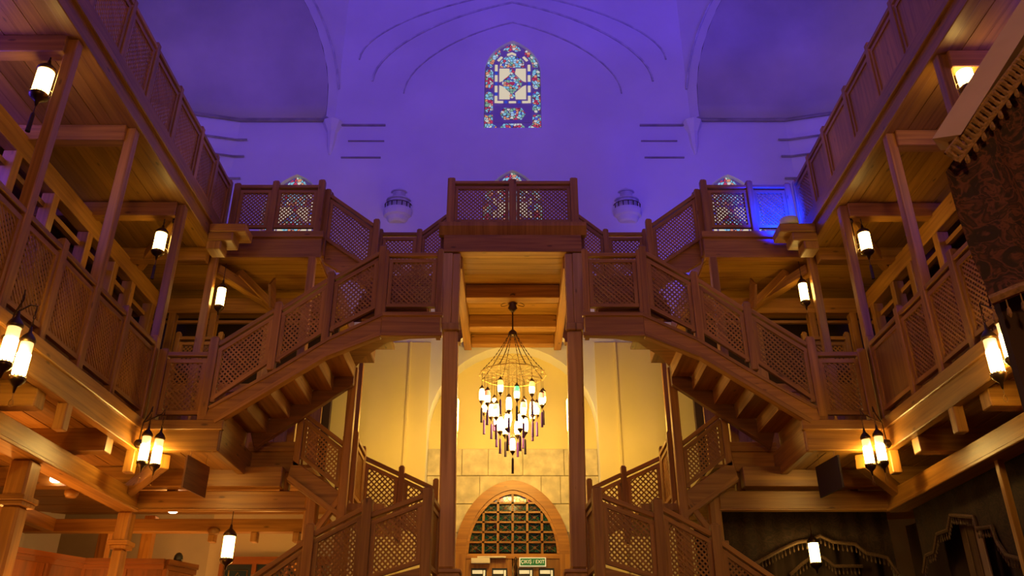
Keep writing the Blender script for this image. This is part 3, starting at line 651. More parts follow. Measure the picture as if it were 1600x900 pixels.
    railing('%s dip railing behind top flight, under the wall bird house' % S_, [(X(1.97), 10.9, 5.3, 6.44), (X(1.385), 10.9, 5.3, 6.44), (X(.95), 10.9, 5.5, 6.72)], [(0, 1, 6.38, 6.38, 5.50, 5.50), (1, 2, 6.38, 6.70, 5.55, 5.88)], W, .08, name='stair_railing')
    # ---- mid level inner wall frames
    T = thing('timber_screen', 'open timber window screen along the %s gallery back' % S_, 'screen', (X(5.15), 8, 2.8))
    b = MB(); b.box(X(5.10), X(5.24), 2.5, 11.28, 5.17, 5.42); b.build('head_beam', W, T, .008)
    b = MB(); b.box(X(5.18), X(5.24), 2.5, 11.25, 4.98, 5.04); b.build('lintel', W, T)
    b = MB(); b.box(X(5.12), X(5.26), 2.5, 11.25, 3.72, 3.86); b.build('sill_beam', W, T)
    for i in range(9):
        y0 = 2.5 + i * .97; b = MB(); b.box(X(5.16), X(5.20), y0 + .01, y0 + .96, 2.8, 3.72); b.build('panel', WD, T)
    for y in (4.9, 5.6, 6.45, 7.2, 8.0, 8.85, 9.6, 10.15, 10.85):
        b = MB(); b.box(X(5.10), X(5.24), y - .06, y + .06, 3.86, 5.17); b.build('screen_post', W, T, .006)
    T = thing('timber_screen', 'open timber window screen at back of the %s landing' % S_, 'screen', (X(3.6), 11.2, 2.8))
    b = MB(); b.box(X(2.62), X(5.08), 11.15, 11.27, 5.19, 5.43); b.build('head_beam', W, T, .008)
    b = MB(); b.box(X(2.62), X(5.08), 11.22, 11.27, 5.06, 5.10); b.build('lintel', W, T)
    b = MB(); b.box(X(2.62), X(5.08), 11.16, 11.27, 3.98, 4.10); b.build('sill_beam', W, T)
    for i in range(4): b = MB(); b.box(X(2.64 + i * .61), X(3.24 + i * .61), 11.19, 11.23, 2.8, 3.98); b.build('panel', W, T)
    for x in (2.68, 3.0, 3.52, 4.35, 4.95):
        h = .075 if x == 3.52 else .05; b = MB(); b.box(X(x - h), X(x + h), 11.15, 11.27, 4.1, 5.19); b.build('screen_post', W, T, .006)
    b = MB(); b.bar((X(3.42), 11.2, 5.2), (X(3.85), 10.5, 5.5), .10, .12); b.build('brace', W, T)
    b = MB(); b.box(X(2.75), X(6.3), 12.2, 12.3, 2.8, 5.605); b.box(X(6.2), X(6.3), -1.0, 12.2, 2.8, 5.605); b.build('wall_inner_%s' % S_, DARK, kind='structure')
    railing('low lattice barrier at back of the %s mid landing, lit yellow' % S_, [(X(4.12), 10.98, 2.80, 4.80), (X(4.72), 10.98, 2.80, 4.80)], [(0, 1, 4.73, 4.73, 4.28, 4.28)], WP, .07, name='landing_barrier')
    # ---- ground level frame
    b = MB(); b.box(X(4.40), X(4.60), 1.0, 10.0, 2.08, 2.31); b.box(X(4.36), X(4.42), 1.0, 9.96, 2.08, 2.12); beam('long ground floor girder carrying %s gallery joists' % S_, b)
    b = MB(); b.box(X(2.40), X(4.50), 9.98, 10.12, 2.11, 2.33); b.box(X(2.40), X(4.50), 9.95, 9.99, 2.09, 2.12); beam('ground floor girder facing the room below the %s landing' % S_, b)
    b = MB(); b.bar((X(4.5), 9.85, 2.28), (X(3.75), 9.0, 2.42), .1, .16); beam('diagonal brace at the %s ground girder corner' % S_, b)
    def ground_post(x, y, w_, label, z1=2.08):
        T = thing('ground_post', label, 'post', (X(x), y, -ZO))
        b = MB(); b.box(X(x - w_), X(x + w_), y - w_, y + w_, 1.72, z1); b.build('shaft', W, T, .02)
        b = MB(); b.box(X(x - w_ - .035), X(x + w_ + .035), y - w_ - .035, y + w_ + .035, 1.70, 1.75); b.box(X(x - w_ - .018), X(x + w_ + .018), y - w_ - .018, y + w_ + .018, 1.66, 1.70); b.build('collar', W, T, .006)
        b = MB(); b.box(X(x - w_ + .012), X(x + w_ - .012), y - w_ + .012, y + w_ - .012, -ZO, 1.66); b.build('shaft', W, T, .022)
    ground_post(2.36, 10.03, .075, 'ground floor post behind the lowest %s stair rail' % S_, 2.33)
    if M < 0:
        ground_post(4.5, 10.0, .08, 'collared post at the corner of the left ground floor')
        ground_post(4.52, 7.75, .10, 'thick collared post nearest the camera at the left edge')
    else:
        b = MB(); b.box(4.47, 4.53, 7.68, 7.74, -ZO, 2.08); tg(b.build('tent_pole', W, None, .004), 'thin pale tent pole in front of dark right curtain', 'pole')
    # ---- inner newel post and outward flight (mid landing down to the turn)
    b = MB(); b.box(X(1.93), X(2.03), 9.85, 9.95, -ZO, 3.84); tg(b.build('gallery_post', W, None, .008), 'tall stair post under the %s upper flight end, lit on its inner side' % S_, 'post', 'gallery posts')
    b = MB(); b.box(X(2.06), X(2.12), 10.9, 10.98, -ZO, 5.2); tg(b.build('gallery_post', W, None, .004), 'thin far post at %s edge of the bright yellow wall' % S_, 'post', 'gallery posts')
    T = thing('staircase', '%s middle flight falling steeply inwards from the mid landing' % S_, 'staircase', (X(2.3), 10.2, 2.0))
    b = MB(); b.prism([(X(a), c) for a, c in [(2.62, 2.68), (1.97, 2.27), (1.97, 1.96), (2.66, 2.42)]], 'xz', 9.88, 9.97); b.build('stringer', W, T, .008)
    b = MB(); b.bar((X(2.64), 9.87, 2.46), (X(1.99), 9.87, 2.02), .04, .05); b.build('stringer_moulding', W, T)
    for k in range(4):
        b = MB(); b.box(X(2.60 - .16 * k), X(2.40 - .16 * k), 9.97, 10.8, 2.60 - .14 * k, 2.64 - .14 * k); b.build('tread', W, T)
    b = MB(); b.box(X(1.5), X(2.03), 9.97, 11.6, 2.10, 2.18); b.build('platform', W, T)
    railing('%s middle flight railing falling towards the tall stair post' % S_, [(X(2.57), 9.92, 2.60, 3.32), (X(2.0), 9.92, 2.28, 2.98)], [(0, 1, 3.27, 2.90, 2.66, 2.30)], W, .08, name='stair_railing')
    b = MB(); b.bar((X(1.99), 9.9, 2.25), (X(2.25), 9.9, 1.86), .08, .07); beam('curved brace foot at the %s tall stair post' % S_, b)
    railing('%s railing seen edge on at the turn of the lower stairs' % S_, [(X(1.93), 10.15, 2.15, 3.10), (X(1.93), 10.75, 2.18, 3.08)], [(0, 1, 3.02, 3.0, 2.25, 2.25)], W, .06, name='stair_railing')
    railing('%s back railing of lower stairs against the yellow wall' % S_, [(X(1.98), 11.0, 2.15, 3.06), (X(1.455), 11.0, 1.9, 2.89), (X(1.0), 11.0, 1.7, 2.72)], [(0, 1, 3.02, 2.81, 2.26, 2.06), (1, 2, 2.80, 2.62, 2.05, 1.88)], W, .075, pitch=.050, name='stair_railing')
    # ---- lowest flight in front
    railing('%s lowest front railing rising from the floor to the portal' % S_, [(X(3.05), 8.84, .1, .98), (X(2.07), 8.84, .7, 1.72), (X(1.50), 8.84, 1.0, 1.98), (X(.88), 8.84, 1.2, 2.10)],
            [(0, 1, .92, 1.56, .15, .82), (1, 2, 1.64, 1.90, .85, 1.14), (2, 3, 1.83, 2.03, 1.12, 1.28)], W, .10, name='stair_railing', pitch=.040)
    railing('%s short return railing beside the portal post, seen edge on' % S_, [(X(.86), 8.95, 1.2, 2.08), (X(.86), 9.8, 1.25, 2.12)], [(0, 1, 2.03, 2.10, 1.25, 1.3)], W, .06, name='stair_railing')
    T = thing('staircase', '%s lowest flight rising inwards to the portal landing' % S_, 'staircase', (X(2.2), 9.4, -ZO))
    b = MB(); b.prism([(X(a), c) for a, c in [(5.2, -ZO), (3.1, .10), (2.07, .84), (1.5, 1.14), (.88, 1.30), (.88, .95), (1.5, .8), (2.07, .5), (3.1, -.3), (4.8, -ZO)]], 'xz', 8.80, 8.89); b.build('stringer', W, T)
    for k in range(14):
        xa = 4.6 - .215 * k; za = -ZO + .17 * (k + 1) if k < 13 else .9; b = MB(); b.box(X(xa), X(xa - .25), 8.9, 9.8, za - .04, za); b.build('tread', WD, T)
    b = MB(); b.box(X(.88), X(1.6), 8.9, 11.6, 1.0, 1.06); b.build('platform', WD, T)
    # hanging board seen edge on
    T = thing('hanging_board', 'dark hanging board on thin wires under the %s mid landing' % S_, 'sign', (X(3.42), 8.95, 2.05))
    b = MB()
    y0, y1 = (8.75, 9.25)
    b.hexa([Vector((X(3.44), y0, 2.08)), Vector((X(3.42), y0, 2.08)), Vector((X(3.42), y0, 2.42)), Vector((X(3.44), y0, 2.42)), Vector((X(3.37), y1, 2.08)), Vector((X(3.35), y1, 2.08)), Vector((X(3.35), y1, 2.42)), Vector((X(3.37), y1, 2.42))])
    b.build('board', WD if M < 0 else DARK, T)
    b = MB(); b.tube([(X(3.42), y0 + .08, 2.42), (X(3.42), y0 + .08, 2.54)], .003, 4); b.tube([(X(3.37), y1 - .08, 2.42), (X(3.37), y1 - .08, 2.54)], .003, 4); b.build('wire', BRASS, T)
    T = thing('hanging_board', 'diamond shaped dark board hung under the %s upper gallery back' % S_, 'sign', (X(3.38), 10.6, 5.02))
    b = MB(); b.prism([(10.45, 5.30), (10.62, 5.02), (10.85, 5.14), (10.65, 5.50)], 'yz', X(3.36), X(3.39)); b.build('board', WD, T)
    b = MB(); b.tube([(X(3.375), 10.65, 5.48), (X(3.375), 10.65, 5.57)], .003, 4); b.build('wire', BRASS, T)
    # bird house on the wall
    T = thing('bird_house', 'carved stone bird house on the upper wall, %s of the portal railing' % S_, 'bird house', (X(2.07), 12.85, 7.80), 'carved bird houses')
    def half(prof, cx, zc, name, m=PD, seg=10):
        b = MB()
        R = [[(cx + r * math.cos(math.pi * k / seg), 13.0 - r * .8 * math.sin(math.pi * k / seg), zc + z) for k in range(seg + 1)] for r, z in prof]
        for i in range(len(R) - 1):
            for k in range(seg): b.face([R[i][k], R[i][k + 1], R[i + 1][k + 1], R[i + 1][k]])
        b.face(R[-1]); b.face(R[0]); return b.build(name, m, T)
    cx = X(2.07)
    half([(.13, 0), (.17, .03), (.20, .10), (.245, .13), (.26, .20), (.26, .26), (.20, .28)], cx, 7.82, 'corbel_bowl', PL)
    half([(.185, .28), (.185, .45), (.225, .455), (.225, .475), (.14, .50)], cx, 7.82, 'lower_storey')
    half([(.115, .49), (.115, .63), (.15, .635), (.15, .655), (.02, .74)], cx, 7.82, 'upper_storey')
    for k in range(1, 8):
        a = math.pi * k / 8; b = MB(); p = (cx + .24 * math.cos(a), 13 - .19 * math.sin(a)); b.tube([(*p, 8.08), (*p, 8.19)], .008, 4); b.build('railing_post', BRONZE, T)
        if k % 2: b = MB(); p = (cx + .20 * math.cos(a), 13 - .16 * math.sin(a)); b.tube([(*p, 8.10), (*p, 8.25)], .010, 4); b.build('column', PD, T)
    b = MB(); b.tube([(cx + .24 * math.cos(math.pi * k / 12), 13 - .19 * math.sin(math.pi * k / 12), 8.19) for k in range(13)], .008, 4); b.build('handrail', BRONZE, T)

# blue flood lamp standing on the right corbel
T = thing('flood_lamp', 'white drum flood lamp on the right stepped corbel, lighting the railing blue', 'lamp', (3.72, 9.62, 5.75))
b = MB(); b.lathe([(.10, 0), (.12, .01), (.12, .10), (.10, .11)], (3.68, 9.66, 5.76), 14); b.build('drum', WHITE, T, smooth=True)

# ------------------------------------------------------------------ portal
for M in (-1, 1):
    S_ = 'left' if M < 0 else 'right'; X = lambda x: M * x
    T = thing('portal_post', 'tall %s post of the central portal beside chandelier' % S_, 'post', (X(.76), 10, -ZO))
    b = MB(); b.hexa([Vector((X(xx), yy, 1.44)) for xx, yy in ((.655, 9.9), (.845, 9.9), (.845, 10.1), (.655, 10.1))] + [Vector((X(xx), yy, 4.36)) for xx, yy in ((.70, 9.9), (.895, 9.9), (.895, 10.1), (.70, 10.1))]); b.build('shaft', WL, T, .02)
    b = MB(); b.box(X(.685), X(.91), 9.87, 10.12, 4.36, 4.46); b.build('collar', WL, T, .008)
    b = MB(); b.box(X(.80), X(.93), 9.91, 10.1, 4.46, 5.50); b.box(X(.70), X(.80), 9.93, 10.1, 4.46, 5.50); b.build('shaft', WL, T, .01)
    b = MB(); b.box(X(.58), X(.90), 9.86, 10.14, 1.39, 1.43); b.box(X(.60), X(.88), 9.88, 10.12, -ZO, 1.39); b.build('pedestal', WL, T, .008)
    b = MB(); b.prism([(X(.70), 4.36), (X(.66), 4.40), (X(.64), 4.28), (X(.665), 4.26), (X(.67), 4.22), (X(.70), 4.22)], 'xz', 9.95, 10.08); b.build('bracket', WP, T)
    b = MB(); b.box(X(.68), X(.80), 10.06, 12.95, 5.34, 5.53); beam('%s inner long beam under the portal platform' % S_, b)
    T = thing('wall_lamp', 'vertical light tube behind the %s portal post' % S_, 'lamp', (X(.90), 12.9, 3.95))
    b = MB(); b.lathe([(.015, 3.95), (.025, 3.98), (.025, 4.45), (.015, 4.48)], (X(.885), 12.90, 0), 8); b.build('tube', CHG, T)
    b = MB(); b.box(X(.86), X(.91), 12.93, 12.97, 3.93, 4.50); b.build('backplate', BRASS, T)
T = thing('portal_platform', 'central portal platform between two tall posts, purple lit fascia', 'platform', (0, 10, 5.5))
b = MB(); b.box(-.93, .93, 9.92, 10.04, 5.52, 5.86); b.build('fascia', W, T, .006)
b = MB(); b.prism([(9.84, 5.94), (9.84, 5.88), (9.92, 5.78), (10.0, 5.78), (10.0, 5.94)], 'yz', -1.0, 1.0); b.build('cornice', W, T)
b = MB(); b.box(-.98, .98, 10.04, 12.98, 5.62, 5.88); b.build('deck', WD, T)
for k in range(18):
    b = MB(); b.box(-.72, .72, 10.06 + k * .16, 10.214 + k * .16, 5.58, 5.62); b.build('plank', WP, T)
for i, y in enumerate((11.0, 12.05)):
    b = MB(); b.box(-.68, .68, y, y + .18, 5.36, 5.575); beam('%s cross beam above the chandelier' % ('front', 'back')[i], b)
b = MB(); b.box(-.68, .68, 12.82, 12.98, 5.40, 5.575); beam('slim wall plate beam at the back of portal ceiling', b)
railing('central balcony railing with two lattice panels above the portal', [(-.86, 10.0, 5.93, 6.74), (0, 10.0, 5.93, 6.72), (.86, 10.0, 5.93, 6.74)], [(0, 1, 6.69, 6.69, 5.96, 5.96), (1, 2, 6.69, 6.69, 5.96, 5.96)], W, .105, name='balcony_railing')

# ================================================================== LANTERNS
def lantern_proto(r, h, glassm, neck, tassel, ring_=False):
    """origin at the centre of the glass"""
    T = thing('lantern', 'x', 'lantern', (0, 0, 0))
    b = MB(); hh = h / 2
    b.lathe([(r * .97, -hh), (r, -hh * .5), (r * 1.0, hh * (.35 if neck else .9)), (r * .97, hh * (.35 if neck else 1))], seg=14); b.build('glass', glassm, T, smooth=True)
    if neck: b = MB(); b.lathe([(r * .93, hh * .34), (r * .93, hh)], seg=14); b.build('glass_neck', CLEARG, T, smooth=True)
    b = MB(); b.lathe([(r * 1.08, hh - .004), (r * 1.18, hh + .012), (r * 1.12, hh + .03), (r * .75, hh + .06), (r * .3, hh + .085), (r * .22, hh + .12), (r * .10, hh + .14)], seg=14); b.build('cap', BRONZE, T, smooth=True)
    b = MB(); b.lathe([(r * 1.05, -hh + .012), (r * 1.2, -hh), (r * 1.15, -hh - .02), (r * .8, -hh - .045), (r * .3, -hh - .07), (r * .12, -hh - .12)], seg=14)
    for k in range(14):
        a = k / 14 * 6.283; b.lathe([(.001, -.006), (.007, 0), (.001, .006)], (r * 1.17 * math.cos(a), r * 1.17 * math.sin(a), -hh + .012), 5)
    b.build('base_ring', BRONZE, T, smooth=True)
    if tassel:
        b = MB(); b.tube([(0, 0, -hh - .11), (0, 0, -hh - .2)], .004, 4); b.lathe([(.012, -hh - .2), (.018, -hh - .22), (.02, -hh - .38), (.022, -hh - .40)], seg=8); b.build('tassel', DTASSEL, T)
    else:
        b = MB(); b.tube([(0, 0, -hh - .11), (0, 0, -hh - .17)], .003, 4)
        for s in (-1, 1): b.tube([(s * .016 * math.sin(k / 8 * 6.283) * 1.0, 0, -hh - .20 + .03 * math.cos(k / 8 * 6.283)) for k in range(8)], .003, 4, True)
        b.build('pendant', BRASS, T)
    return T
def bracket(T, M):
    b = MB(); pts = []
    hh = .27 / 2 + .13
    for k in range(9): a = math.pi * k / 8; pts.append((-M * (.065 - .065 * math.cos(a)), 0, hh + .10 + .06 * math.sin(a)))
    pts = [(0, 0, hh)] + pts + [(-M * .13, 0, hh + .0), (-M * .13, 0, hh - .42)]
    b.tube(pts, .008, 6); b.lathe([(.02, -.03), (.03, 0), (.02, .03)], (-M * .13, 0, hh + .06), 6); b.tube([(-M * .13, 0, -.12), (-M * .09, 0, -.08), (-M * .11, 0, -.02), (-M * .13, 0, -.04)], .005, 4)
    b.build('wall_bracket', BRONZE, T, smooth=True)
for M in (-1, 1):
    S_ = 'left' if M < 0 else 'right'
    base = lantern_proto(.072, .27, LAMPG, False, True); bracket(base, -M * -1)
    pos = [(4.25, 6.0 if M < 0 else 6.2, 5.08 if M < 0 else 5.33), (4.25, 8.85, 5.05)]
    base.location = (M * pos[0][0], pos[0][1], pos[0][2] + ZO); base['org_'] = (M * pos[0][0], pos[0][1], pos[0][2])
    base['label'] = 'glowing bracket lantern hooked on the second %s gallery post, %s' % (S_, 'largest at upper left' if M < 0 else 'half hidden by the canopy edge'); base['group'] = 'bracket lanterns'
    clone(base, (M * pos[1][0], pos[1][1], pos[1][2]), 0, .92, 'glowing bracket lantern hooked on the fourth %s gallery post' % S_, 'bracket lanterns')
    c = lantern_proto(.055, .27, LAMPG, False, False); p = (M * 3.93, 10.22, 4.98 if M < 0 else 5.05); c.location = (p[0], p[1], p[2] + ZO); c['org_'] = p
    c['label'] = 'slim glowing lantern hanging by the %s corner post of the gallery' % S_; c['group'] = 'corner hanging lanterns'
    b = MB(); b.tube([(0, 0, .26), (0, 0, .52)], .005, 4); ch = b.build('chain', BRONZE); ch.parent = c; ch.location = (0, 0, .26)
    # clusters of lanterns below the mid level edge
    proto = lantern_proto(.052, .30, LAMPC, True, False)
    def chained(o, l=.16):
        b = MB()
        n = int(l / .03)
        for k in range(n):
            z = .28 + k * .03; b.tube([(.008 * math.cos(q / 6 * 6.283) * (1 if k % 2 else 0), .008 * math.cos(q / 6 * 6.283) * (0 if k % 2 else 1), z + .02 * math.sin(q / 6 * 6.283)) for q in range(6)], .0035, 4, True)
        x = b.build('chain', BRONZE, o)
        x.location = (0, 0, 0); return x
    proto['org_'] = (0, 0, 0); chained(proto)
    near = [(3.84, 5.96, 2.50), (3.84, 6.17, 2.46)] if M < 0 else [(3.84, 6.27, 2.53), (3.84, 6.04, 2.57), (3.80, 5.84, 2.46)]
    far = [(3.86, 8.68, 2.46), (3.74, 8.72, 2.44)]
    lab_n = ['lantern of the %s edge cluster nearest the camera, %s' % (S_, t_) for t_ in (('cut by the frame edge', 'lower one') if M < 0 else ('leftmost and lowest', 'middle one', 'cut by the frame edge'))]
    lab_f = ['%s lantern of the pair at %s landing corner' % (t_, S_) for t_ in ('inner', 'outer')]
    first = True
    for (q, lb) in list(zip(near, lab_n)) + list(zip(far, lab_f)):
        p = (M * q[0], q[1], q[2])
        if first: o = proto; o.location = (p[0], p[1], p[2] + ZO); o['org_'] = p; o['label'] = lb; o['group'] = 'edge cluster lanterns'; first = False
        else: clone(proto, p, .3, .92 if q in far else 1, lb, 'edge cluster lanterns')
    for k, (y, z, w_) in enumerate(((6.05, 2.86, 'near'), (8.68, 2.80, 'corner'))):
        T = thing('lantern_bracket', 'bronze scrolled bracket carrying the %s %s lantern cluster' % (w_, S_), 'bracket', (M * 3.93, y, z - .2))
        b = MB(); ys_ = [q[1] for q in (near if k == 0 else far)]
        b.lathe([(.02, -.05), (.045, -.03), (.05, 0), (.045, .03), (.02, .05)], (M * 3.93, y, z - .28), 10, Matrix.Rotation(math.pi / 2, 3, 'Y')); b.build('rose', BRONZE, T, smooth=True)
        for q in (near if k == 0 else far):
            b = MB(); zt = q[2] + .29 + .15; b.tube([(M * 3.94, y, z - .28), (M * 3.93, y, z - .05), (M * (q[0] + .02), (y + q[1]) / 2, z + .05), (M * q[0], q[1], zt + .03), (M * q[0], q[1], zt - .03)], .007, 5); b.build('arm', BRONZE, T)
# ground floor lanterns
c = lantern_proto(.065, .26, LAMPG, False, False); p = (-3.28, 10.05, 1.69); c.location = (p[0], p[1], p[2] + ZO); c['label'] = 'pendant lantern hanging before the dark patterned window, lower left'; 
b = MB(); b.tube([(0, 0, .25), (0, 0, .42)], .006, 5); x = b.build('hanging_rod', BRONZE); x.parent = c; x.location = (0, 0, .25)
c = clone(c, (3.54, 10.25, 1.66), 0, .9, 'pendant lantern glowing in front of the dark right curtain')

# ------------------------------------------------------------------ chandelier
CX, CY = 0.0, 11.2
CHD = thing('chandelier', 'large bronze chandelier of many small lamps with purple tassels', 'chandelier', (CX, CY, 2.8))
b = MB(); b.tube([(CX, CY, 5.36), (CX, CY, 4.9)], .011, 6); b.lathe([(.02, 5.22), (.07, 5.28), (.05, 5.34), (.085, 5.38), (.03, 5.42)], (CX, CY, 0), 8); b.build('hanging_rod', BRONZE, CHD, smooth=True)
def petals(mb, cx, cy, z, r0, r1, n, rad, wd=.5, lift=0):
    for k in range(n):
        a = 6.283 * k / n; e = Vector((math.cos(a), math.sin(a), 0)); s = Vector((-e.y, e.x, 0)); rm = (r0 + r1) / 2; h = (r1 - r0) / 2
        mb.tube([Vector((cx, cy, z)) + e * (rm + h * math.cos(t / 10 * 6.283)) + s * (h * wd * math.sin(t / 10 * 6.283)) + Vector((0, 0, lift * (rm + h * math.cos(t / 10 * 6.283)))) for t in range(10)], rad, 4, True)
b = MB(); petals(b, CX, CY, 5.40, .05, .24, 8, .006, .45); b.build('ceiling_rose', BRONZE, CHD)
b = MB(); b.lathe([(.03, 4.84), (.06, 4.86), (.06, 4.90), (.02, 4.94)], (CX, CY, 0), 10); b.build('hub', BRONZE, CHD, smooth=True)
b = MB(); petals(b, CX, CY, 4.46, .05, .27, 10, .0042, .4); b.tube([(CX + .06 * math.cos(a / 10 * 6.283), CY + .06 * math.sin(a / 10 * 6.283), 4.46) for a in range(10)], .006, 4, True); b.build('upper_wire_flower', BRASS, CHD)
b = MB(); petals(b, CX, CY, 4.22, .06, .30, 10, .0042, .4); petals(b, CX, CY, 4.24, .26, .48, 16, .004, .45); b.tube([(CX + .46 * math.cos(a / 32 * 6.283), CY + .46 * math.sin(a / 32 * 6.283), 4.24) for a in range(32)], .006, 4, True); b.build('lower_wire_flower', BRASS, CHD)
for k in range(8):
    a = 6.283 * (k + .5) / 8; b = MB(); p0 = Vector((CX + .05 * math.cos(a), CY + .05 * math.sin(a), 4.87)); p1 = Vector((CX + .46 * math.cos(a), CY + .46 * math.sin(a), 4.25))
    n = 22
    for q in range(n):
        t = (q + .5) / n; c = p0.lerp(p1, t) - Vector((0, 0, .05 * math.sin(t * math.pi))); d = (p1 - p0).normalized() * .017
        b.bar(c - d, c + d, .012 if q % 2 else .005, .005 if q % 2 else .012)
    b.build('chain', BRONZE, CHD)
def ch_lamp(x, y, z, s, neckm, tas, strand):
    b = MB(); h = .085 * s; r = .038 * s
    b.lathe([(r * .7, -h), (r, -h * .6), (r * 1.02, 0), (r * .95, h * .6), (r * .7, h)], (x, y, z), 10); g = b.build('lamp_glass', CHG, CHD, smooth=True)
    b = MB(); b.lathe([(r * .72, h - .003), (r * 1.1, h + .01), (r * .5, h + .035), (r * .12, h + .06)], (x, y, z), 8); b.build('lamp_cap', BRONZE, g)
    if neckm: b = MB(); b.lathe([(r * 1.06, h * .1), (r * 1.04, h * .6), (r * .78, h + .004)], (x, y, z), 10); b.build('coloured_neck', neckm, g)
    b = MB(); b.lathe([(r * .75, -h + .003), (r * 1.0, -h - .012), (r * .4, -h - .04), (r * .1, -h - .065)], (x, y, z), 8); b.build('lamp_base', BRONZE, g)
    b = MB(); b.tube([(x, y, z + h + .05), (x, y, z + h + .05 + strand)], .003, 3); b.build('suspension_wire', BRONZE, g)
    b = MB(); b.lathe([(.002, -h - .06), (.002, -h - .095), (.008, -h - .10), (.016, -h - .12), (.017, -h - .29), (.019, -h - .31)], (x, y, z), 7); b.build('tassel', tas, g)
necks = [YELG, REDG, None, GREENG, None, YELG, None, REDG, YELG, GREENG]
for k in range(12):
    a = 6.283 * (k + .25) / 12; ch_lamp(CX + .43 * math.cos(a), CY + .43 * math.sin(a), 3.93 - .10 * (k % 2), 1.0, necks[k % 10], DTASSEL if k % 3 == 0 else TASSEL, .20 + .10 * (k % 2))
for k in range(9):
    a = 6.283 * (k + .5) / 9; ch_lamp(CX + .29 * math.cos(a), CY + .29 * math.sin(a), 3.72 - .06 * (k % 2), 1.05, necks[(k + 3) % 10] if k % 2 else None, TASSEL, .42)
for k in range(6):
    a = 6.283 * (k + .1) / 6; ch_lamp(CX + .17 * math.cos(a), CY + .17 * math.sin(a), 3.52, 1.15, None, TASSEL if k % 2 else DTASSEL, .6)
ch_lamp(CX, CY, 3.24, 1.0, None, DTASSEL, .85)

# ================================================================== GROUND LEFT ROOM
b = MB(); b.box(-6.2, -2.3, 10.85, 10.99, 2.02, 2.18); beam('second ground girder behind the left corner post', b)
b = MB(); b.box(-5.9, -5.76, 3.0, 10.85, 2.02, 2.18); beam('far side girder of the left ground floor room', b)
for i, x in enumerate((-3.78, -3.25, -2.72)):
    b = MB(); b.box(x - .04, x + .04, 10.86, 10.98, 1.90, 2.02); tg(b.build('beam_pendant', W, None, .008), '%s small square block under the second left girder' % ('leftmost', 'middle', 'rightmost')[i], 'block', 'blocks under the left girder')
b = MB(); b.box(-3.02, -2.88, 12.0, 12.12, 1.72, 1.92); tg(b.build('ceiling_speaker', W), 'small wooden box hanging behind left girder blocks', 'box')
b = MB(); b.box(-8.1, -4.35, 12.5, 12.6, -ZO, 2.60); b.box(-7.6, -7.5, 3, 12.5, -ZO, 2.6); b.build('wall_ground_left', PLG, kind='structure')
b = MB(); b.box(-4.35, -2.3, 12.5, 12.6, -ZO, 2.6); sw = b.build('wall_stone_left', STONEJ, kind='structure')
for r in range(9):
    z0 = -ZO + r * .4; x = -4.34 + (.25 if r % 2 else 0); x = -4.34
    while x < -2.35:
        x1 = min(x + random.uniform(.45, .8), -2.31)
        if z0 < 2.2 and not (z0 < 1.9 and x1 > -3.95 and x < -2.4): p = MB(); p.box(x + .005, x1 - .005, 12.47, 12.52, z0 + .005, min(z0 + .395, 2.4)); p.build('stone', STONE, sw, .006)
        x = x1
T = bpy.data.objects.new('window_5', None); C.objects.link(T); T['kind'] = 'structure'; T['org_'] = (-3.2, 12.45, -ZO); T.location = (-3.2, 12.45, 0)
b = MB()
b.box(-4.12, -2.4, 12.38, 12.46, 1.86, 1.96)
for x in (-4.10, -3.64, -3.18, -2.72): b.box(x - .03, x + .03, 12.38, 12.46, .2, 1.86)
b.build('window_frame', WO, T)
for x in (-3.87, -3.41, -2.95):
    b = MB(); b.box(x - .2, x + .2, 12.44, 12.46, .2, 1.86); p = b.build('pane', GLASSD, T)
    b = MB(); b.tube([(x - .13, 12.43, .3), (x + .13, 12.43, .3), (x + .13, 12.43, 1.78), (x - .13, 12.43, 1.78)], .010, 4, True)
    b.tube([(x, 12.43, 1.75), (x + .08, 12.43, 1.62), (x, 12.43, 1.5), (x - .08, 12.43, 1.62)], .008, 4, True); b.tube([(x, 12.43, 1.5), (x + .08, 12.43, 1.38), (x, 12.43, 1.26), (x - .08, 12.43, 1.38)], .008, 4, True)
    b.build('leaded_pattern', BRASS, p)
# orange panelled booth
T = thing('panelled_booth', 'orange wood panelled booth partition with moulded top, lower left', 'partition', (-5, 10.8, -ZO))
plan = [(-6.4, 8.6), (-5.55, 9.6), (-5.1, 10.45), (-4.15, 10.5), (-3.95, 10.95)]
for (p, q) in zip(plan[:-1], plan[1:]):
    b = MB(); b.bar((*p, 1.60), (*q, 1.60), .12, .06); b.bar((*p, 1.54), (*q, 1.54), .07, .06); b.build('moulding', WO, T)
    L = math.dist(p, q); n = max(1, round(L / .42))
    for k in range(n):
        a = Vector(p).lerp(Vector(q), (k + .04) / n); c = Vector(p).lerp(Vector(q), (k + .96) / n)
        b = MB(); v = Vector((a.x, a.y, -ZO)); e = Vector((c.x - a.x, c.y - a.y, 0)); nn = Vector((-e.y, e.x, 0)).normalized() * .015
        b.hexa([v - nn, v + e - nn, v + e + nn, v + nn] + [u_ + Vector((0, 0, 1.52 + ZO)) for u_ in (v - nn, v + e - nn, v + e + nn, v + nn)]); b.build('panel', WO, T)
        b = MB(); b.box(a.x - .03, a.x + .03, a.y - .03, a.y + .03, -ZO, 1.52); b.build('stile', WO, T)
for i, (x, y) in enumerate(((-5.45, 11.6), (-4.75, 11.3))):
    b = MB(); b.box(x - .07, x + .07, y - .07, y + .07, -ZO, 2.3); tg(b.build('ground_post', W, None, .01), '%s plain post standing behind the orange booth' % ('left', 'right')[i], 'post')
T = thing('dome_camera', 'small black dome object on the orange booth top', 'camera', (-4.05, 10.6, 1.63))
